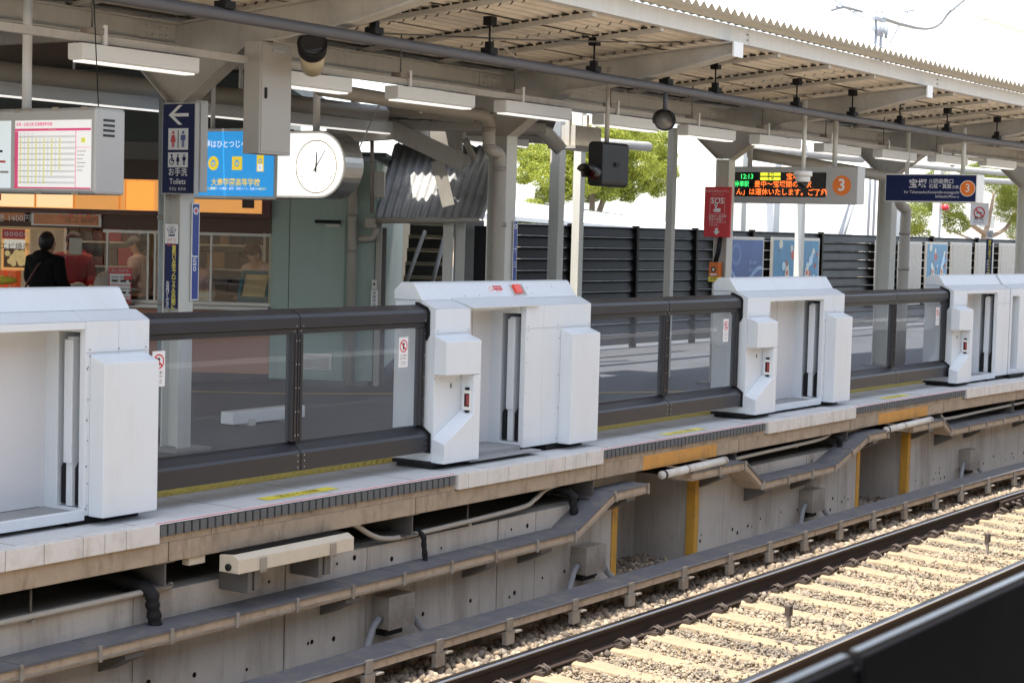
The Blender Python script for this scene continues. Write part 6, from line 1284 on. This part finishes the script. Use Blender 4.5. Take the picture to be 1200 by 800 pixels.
# electric pole and cables at the upper right
pal = mat('pale_bluish_grey', (.30, .33, .37), .5, var=.05)  # one even bluish grey for pole, wires and box
P0 = at_y(1029, 50, 30.0); t = thing('utility_pole', 'pale steel pole with crossarm above the roof edge at the upper right', 'pole', (P0.x, 30, -1.3), **B)
for dx in (-.28, .28): MB().tube([(P0.x+dx, 30, -1.3), (P0.x+dx, 30, P0.z+1.6)], .07, pal, 8).build('shaft', t, **B)
m = MB(); m.M = Matrix.Identity(4)
for z in (P0.z+.9, P0.z+.45, P0.z-.3): m.box(P0.x-.55, P0.x+.55, 29.9, 30.1, z, z+.14, pal)
m.build('crossarm', t, **B)
for dx in (-.45, -.1, .35): MB().tube([(P0.x+dx, 29.8, P0.z+.2), (P0.x+dx, 29.8, P0.z+.8)], [.07, .10], pal, 10).build('insulator', t, **B)
for i, (pts, r, lab, mm) in enumerate((([(1035, 22), (1060, 30), (1085, 34), (1100, 29), (1112, 15), (1130, 0)], .07, 'thick sagging cable right of the pole', mat('cable_grey', (.20, .21, .22), .6)), ([(975, 12), (990, 9), (1010, 14)], .06, 'short curved cable left of the pole', mat('cable_grey', (.20, .21, .22), .6)), ([(980, 8), (992, -6)], .05, 'short strut at the top left of the pole', pal), ([(1043, 50), (1060, 20), (1078, -5)], .03, 'thin slanted wire right of the pole', pal), ([(1000, 14), (1080, 13), (1122, 12), (1180, 10), (1230, 6)], .02, 'thin level wire beside the pole', pal), ([(1180, 0), (1215, 8)], .02, 'thin reddish wire at the top right corner', mat('reddish_wire', (.5, .2, .2), .6)), ([(1143, 8), (1156, -6)], .03, 'short dark strut at the upper right', pal))):
    m = MB(); m.tube(smooth_path([at_y(x, y, 30.0-.01*i) for x, y in pts], 6), r, mm, 6); tag(m.build('overhead_cable', None, **B), lab, 'cable')

for i, (pts, r, lab) in enumerate((([(970, -5), (1010, 20), (1040, 24)], .025, 'thin wire sloping down to the pole from the upper left'), ([(1045, 18), (1110, 2), (1140, -8)], .025, 'thin wire rising from the pole to the upper right'), ([(1040, 40), (1120, 26), (1230, 18)], .018, 'faint long wire running right from the pole'))):
    m = MB(); m.tube(smooth_path([at_y(x, y, 30.2+.05*i) for x, y in pts], 5), r, pal, 6); tag(m.build('overhead_wire', None, **B), lab, 'wire')
m = MB(); m.M = Matrix.Identity(4); m.box(P0.x-.62, P0.x+.1, 29.75, 30.05, P0.z-.95, P0.z-.4, pal); m.build('transformer_box', t, .02, **B) if t.name.startswith('utility_pole') else tag(m.build('transformer_box', None, .02, **B), 'pale box fixed to the utility pole below its crossarm', 'box')
# trees made of many small leaf faces
def leaf_material(name, c0, c1):
    m = bpy.data.materials.new(name); m.use_nodes = True; N = m.node_tree.nodes; L = m.node_tree.links; b = N['Principled BSDF']; o = N['Material Output']
    g = N.new('ShaderNodeNewGeometry'); r = N.new('ShaderNodeMix'); r.data_type = 'RGBA'; r.inputs['A'].default_value = (*c0, 1); r.inputs['B'].default_value = (*c1, 1); L.new(g.outputs['Random Per Island'], r.inputs['Factor']); L.new(r.outputs['Result'], b.inputs['Base Color']); b.inputs['Roughness'].default_value = .55
    t = N.new('ShaderNodeBsdfTranslucent'); L.new(r.outputs['Result'], t.inputs[0]); mx = N.new('ShaderNodeMixShader'); mx.inputs[0].default_value = .4; L.new(b.outputs[0], mx.inputs[1]); L.new(t.outputs[0], mx.inputs[2]); L.new(mx.outputs[0], o.inputs[0]); return m
leafA = leaf_material('camphor_leaf', (.12, .18, .018), (.42, .42, .055)); leafB = leaf_material('pine_leaf', (.06, .11, .02), (.28, .31, .04)); bark = mat('grey_brown_bark', (.20, .15, .11), .9, var=.25, scale=8, bump=.5)
def tree(lab, base, clumps, n, size, lm, limbs):
    t = thing('tree', lab, 'tree', base, **B); m = MB()
    for l, r in limbs: m.tube(smooth_path(l, 5), [r*(1-.75*i/(5*(len(l)-1))) for i in range(5*(len(l)-1)+1)], bark, 8)
    m.build('trunk', t, **B)
    V = []; tot = sum(c[3]**2 for c in clumps)
    for (x, y, z, r) in clumps:
        k = int(n*r*r/tot); d = rng.normal(size=(k, 3)); d /= np.linalg.norm(d, axis=1)[:, None]; rad = r*(.55+.45*rng.random(k)**.5)*(1+.18*np.sin(d[:, 0]*5+x)*np.cos(d[:, 2]*6+z)); c = np.array([x, y, z])+d*rad[:, None]*np.array([1, 1, .8])
        a = rng.normal(size=(k, 3)); a /= np.linalg.norm(a, axis=1)[:, None]; b = np.cross(a, d+rng.normal(size=(k, 3))*.5); b /= np.linalg.norm(b, axis=1)[:, None]+1e-9; s = size*rng.uniform(.6, 1.3, (k, 1))
        V.append(np.stack([c-a*s, c+b*s*.45, c+a*s, c-b*s*.45], 1))
    V = np.concatenate(V).reshape(-1, 3) - np.array(ROOTM[t.name].translation); me = bpy.data.meshes.new('crown'); me.from_pydata(V.tolist(), [], [(4*i, 4*i+1, 4*i+2, 4*i+3) for i in range(len(V)//4)]); me.materials.append(lm)
    o = bpy.data.objects.new('crown', me); COL.objects.link(o); o.parent = t
def clump_px(lst, Y): 
    out = []
    for (px, py, rp) in lst:
        p = at_y(px, py, Y+random.uniform(-1, 1)); r = rp*(p-EYE).length/FPX; out.append((p.x, p.y, p.z, r*1.4))
        for k in range(3): out.append((p.x+random.uniform(-1, 1)*r, p.y+random.uniform(-1, 1)*r, p.z+random.uniform(-.7, .7)*r, r*random.uniform(.35, .6)))
    return out
Y = 31.0; random.seed(11)
c1 = clump_px([(628, 190, 16), (648, 180, 18), (640, 205, 14), (668, 172, 20), (690, 178, 20), (715, 168, 20), (700, 200, 18), (740, 165, 20), (762, 172, 18), (775, 185, 14), (748, 192, 18), (725, 205, 16), (765, 208, 14), (770, 222, 9), (660, 222, 14), (690, 225, 13), (712, 226, 10), (640, 228, 10), (625, 245, 12), (632, 262, 14), (612, 255, 8), (735, 228, 9), (655, 198, 14), (618, 178, 12), (612, 205, 10), (680, 160, 14), (705, 156, 13), (730, 156, 13), (755, 158, 12), (782, 200, 10), (683, 212, 16), (718, 218, 13), (745, 212, 14)], Y)
pb = at_y(690, 300, Y); pt = at_y(695, 205, Y)
tree('bright round pine like tree behind the fence above the shed', (pb.x, Y, -1.3), c1, 170000, .036, leafA, [([(pb.x, Y, -1.3), (pb.x+.1, Y, 1.5), (pt.x, Y, pt.z)], .22), ([(pb.x+.1, Y, 1.7), at_y(720, 205, Y), at_y(748, 190, Y)], .12), ([(pb.x, Y, 1.7), at_y(665, 215, Y), at_y(640, 195, Y)], .11)])
Y = 38.0
c2 = clump_px([(1100, 212, 14), (1085, 235, 16), (1070, 255, 15), (1110, 240, 16), (1075, 275, 12), (1120, 262, 12), (1180, 212, 18), (1160, 200, 14), (1200, 225, 20), (1185, 245, 15), (1215, 205, 16), (1140, 205, 12), (1195, 270, 12), (1130, 220, 12), (1178, 185, 10), (1205, 190, 14)], Y)
pb = at_y(1150, 300, Y)
tree('big tree with bare pale limbs behind the fence at the right', (pb.x, Y, -1.3), c2, 130000, .046, leafB, [([(pb.x, Y, -1.3), at_y(1152, 285, Y), at_y(1158, 262, Y), at_y(1165, 225, Y)], .30), ([at_y(1155, 275, Y), at_y(1130, 258, Y), at_y(1110, 248, Y), at_y(1098, 232, Y)], .16), ([at_y(1154, 280, Y), at_y(1178, 268, Y), at_y(1190, 248, Y), at_y(1200, 230, Y)], .16), ([at_y(1150, 285, Y), at_y(1125, 275, Y), at_y(1108, 268, Y)], .10)])

# ================================================================== NEAR PLATFORM
# out-of-frame near platform roof and wall, added to darken reflections in glass and paint
t = thing('unseen_near_canopy', 'unseen beige roof and posts added over the near platform to darken reflections', 'canopy', (20, -4, 3.6), **B)
m = MB(); m.M = Matrix.Identity(4); m.box(-20, 70, -9, -.1, 3.55, 3.65, sheet); m.build('roof_deck', t, **B)
m = MB(); m.M = Matrix.Identity(4); m.box(-20, 70, -9.2, -9.0, 0, 3.54, conc_dark); m.build('rear_wall', t, **B)
for x in range(-8, 60, 6): m = MB(); m.M = Matrix.Identity(4); m.box(x, x+.2, -3.6, -3.4, 0, 3.54, beige); m.build('post', t, **B)
for x in range(-8, 60, 4): m = MB(); m.M = Matrix.Identity(4); m.box(x, x+1.2, -2.1, -1.95, 2.9, 3.0, tubem); m.build('lamp', t, **B)
zt = 1.485
blk = mat('matt_black_panel', (.006, .006, .008), .6, var=.1, spec=.1); capm = mat('smooth_black_cap', (.02, .02, .022), .18, .35)
for a, b, lab in ((-3.0, 1.213, 'dark near fence panel in the bottom right corner left of the joint'), (1.230, 5.5, 'long dark near fence panel in the bottom right corner')):
    t = thing('near_fence', lab, 'platform fence', ((a+b)/2, .51, 0), **B)
    m = MB(); m.M = Matrix.Identity(4); m.box(a, b, .500, .513, .1, zt-.003, blk); m.build('panel', t, .002, **B)
    m = MB(); m.M = Matrix.Identity(4); m.prism([(.5035, zt-.0028), (.505, zt), (.5115, zt), (.5128, zt-.0028)], a, b, capm, seg=1); m.build('cap_rail', t, **B)
t = thing('fence_joint', 'narrow black joint strip between the two near fence panels', 'joint strip', (1.2215, .506, 0), **B); m = MB(); m.M = Matrix.Identity(4); m.box(1.2132, 1.2298, .502, .511, .1, zt-.012, blk); m.build('strip', t, **B)

# details that belong to one part of a thing go under that part
NEST = {'lettering': ('face', 'plate', 'timetable_sheet'), 'pictogram': ('face',), 'led_text': ('screen',), 'numerals': ('clock_face',), 'hands': ('clock_face',), 'prohibition_sticker': ('glass_pane',), 'window_pane': ('window_frame',), 'door_closer': ('door',), 'handle': ('door',), 'nameplate': ('door',), 'beam_end_cap': ('cantilever_beam',), 'bolt': ('cantilever_beam', 'plate'), 'diffuser': ('housing',), 'top_cover': ('case',), 'end_plug': ('case',), 'signal_lamp': ('top_cap',), 'warning_label': ('top_cap',), 'push_button': ('case',), 'lens': ('barrel',), 'conduit': ('case',), 'visor': ('case', 'barrel'), 'collar': ('tube',), 'vent': ('case',)}
for root in [o for o in COL.objects if o.parent is None and o.type == 'EMPTY']:
    kids = {}
    for c in root.children: kids.setdefault(c.name.split('.')[0], []).append(c)
    for ch, ps in NEST.items():
        for p in ps:
            if ch in kids and p in kids and len(kids[p]) == 1:
                for c in kids[ch]: c.parent = kids[p][0]
                break

# ================================================================== CAMERA, LIGHT
cam = bpy.data.cameras.new('camera'); co = bpy.data.objects.new('camera', cam); COL.objects.link(co)
Mx = Matrix((RV, UV, -FV)).transposed().to_4x4(); Mx.translation = EYE; co.matrix_world = Mx
cam.sensor_width = 36; cam.sensor_fit = 'HORIZONTAL'; cam.lens = FPX/1200*36; cam.clip_start = .05; cam.clip_end = 2000
cam.dof.use_dof = True; cam.dof.focus_distance = 14.5; cam.dof.aperture_fstop = 14
scn.camera = co
to_sun = Vector((-.33, .058, 1)).normalized(); el = math.asin(to_sun.z)
sun = bpy.data.lights.new('sun', 'SUN'); sun.energy = 3.5; sun.angle = R_(.53); sun.color = (1, .94, .84); so = bpy.data.objects.new('sun', sun); COL.objects.link(so); so.rotation_euler = to_sun.to_track_quat('Z', 'Y').to_euler(); so.location = (0, 0, 30)
w = bpy.data.worlds.new('World'); scn.world = w; w.use_nodes = True; N = w.node_tree.nodes; L = w.node_tree.links
sk = N.new('ShaderNodeTexSky'); sk.sky_type = 'NISHITA'; sk.sun_disc = False; sk.sun_elevation = el; sk.sun_rotation = math.atan2(to_sun.x, to_sun.y); sk.air_density = 1.0; sk.dust_density = 1.2; sk.ozone_density = 1.0
hs = N.new('ShaderNodeHueSaturation'); hs.inputs['Saturation'].default_value = .5; hs.inputs['Value'].default_value = 1.0; L.new(sk.outputs[0], hs.inputs['Color']); L.new(hs.outputs[0], N['Background'].inputs[0]); N['Background'].inputs[1].default_value = .15
vs = scn.view_settings; vs.view_transform = 'Standard'; vs.look = 'None'; vs.exposure = 1.6; vs.gamma = 1; vs.use_curve_mapping = False
scn.cycles.max_bounces = 10; scn.cycles.diffuse_bounces = 5; scn.cycles.transparent_max_bounces = 16; scn.cycles.use_denoising = True; scn.cycles.sample_clamp_indirect = 8
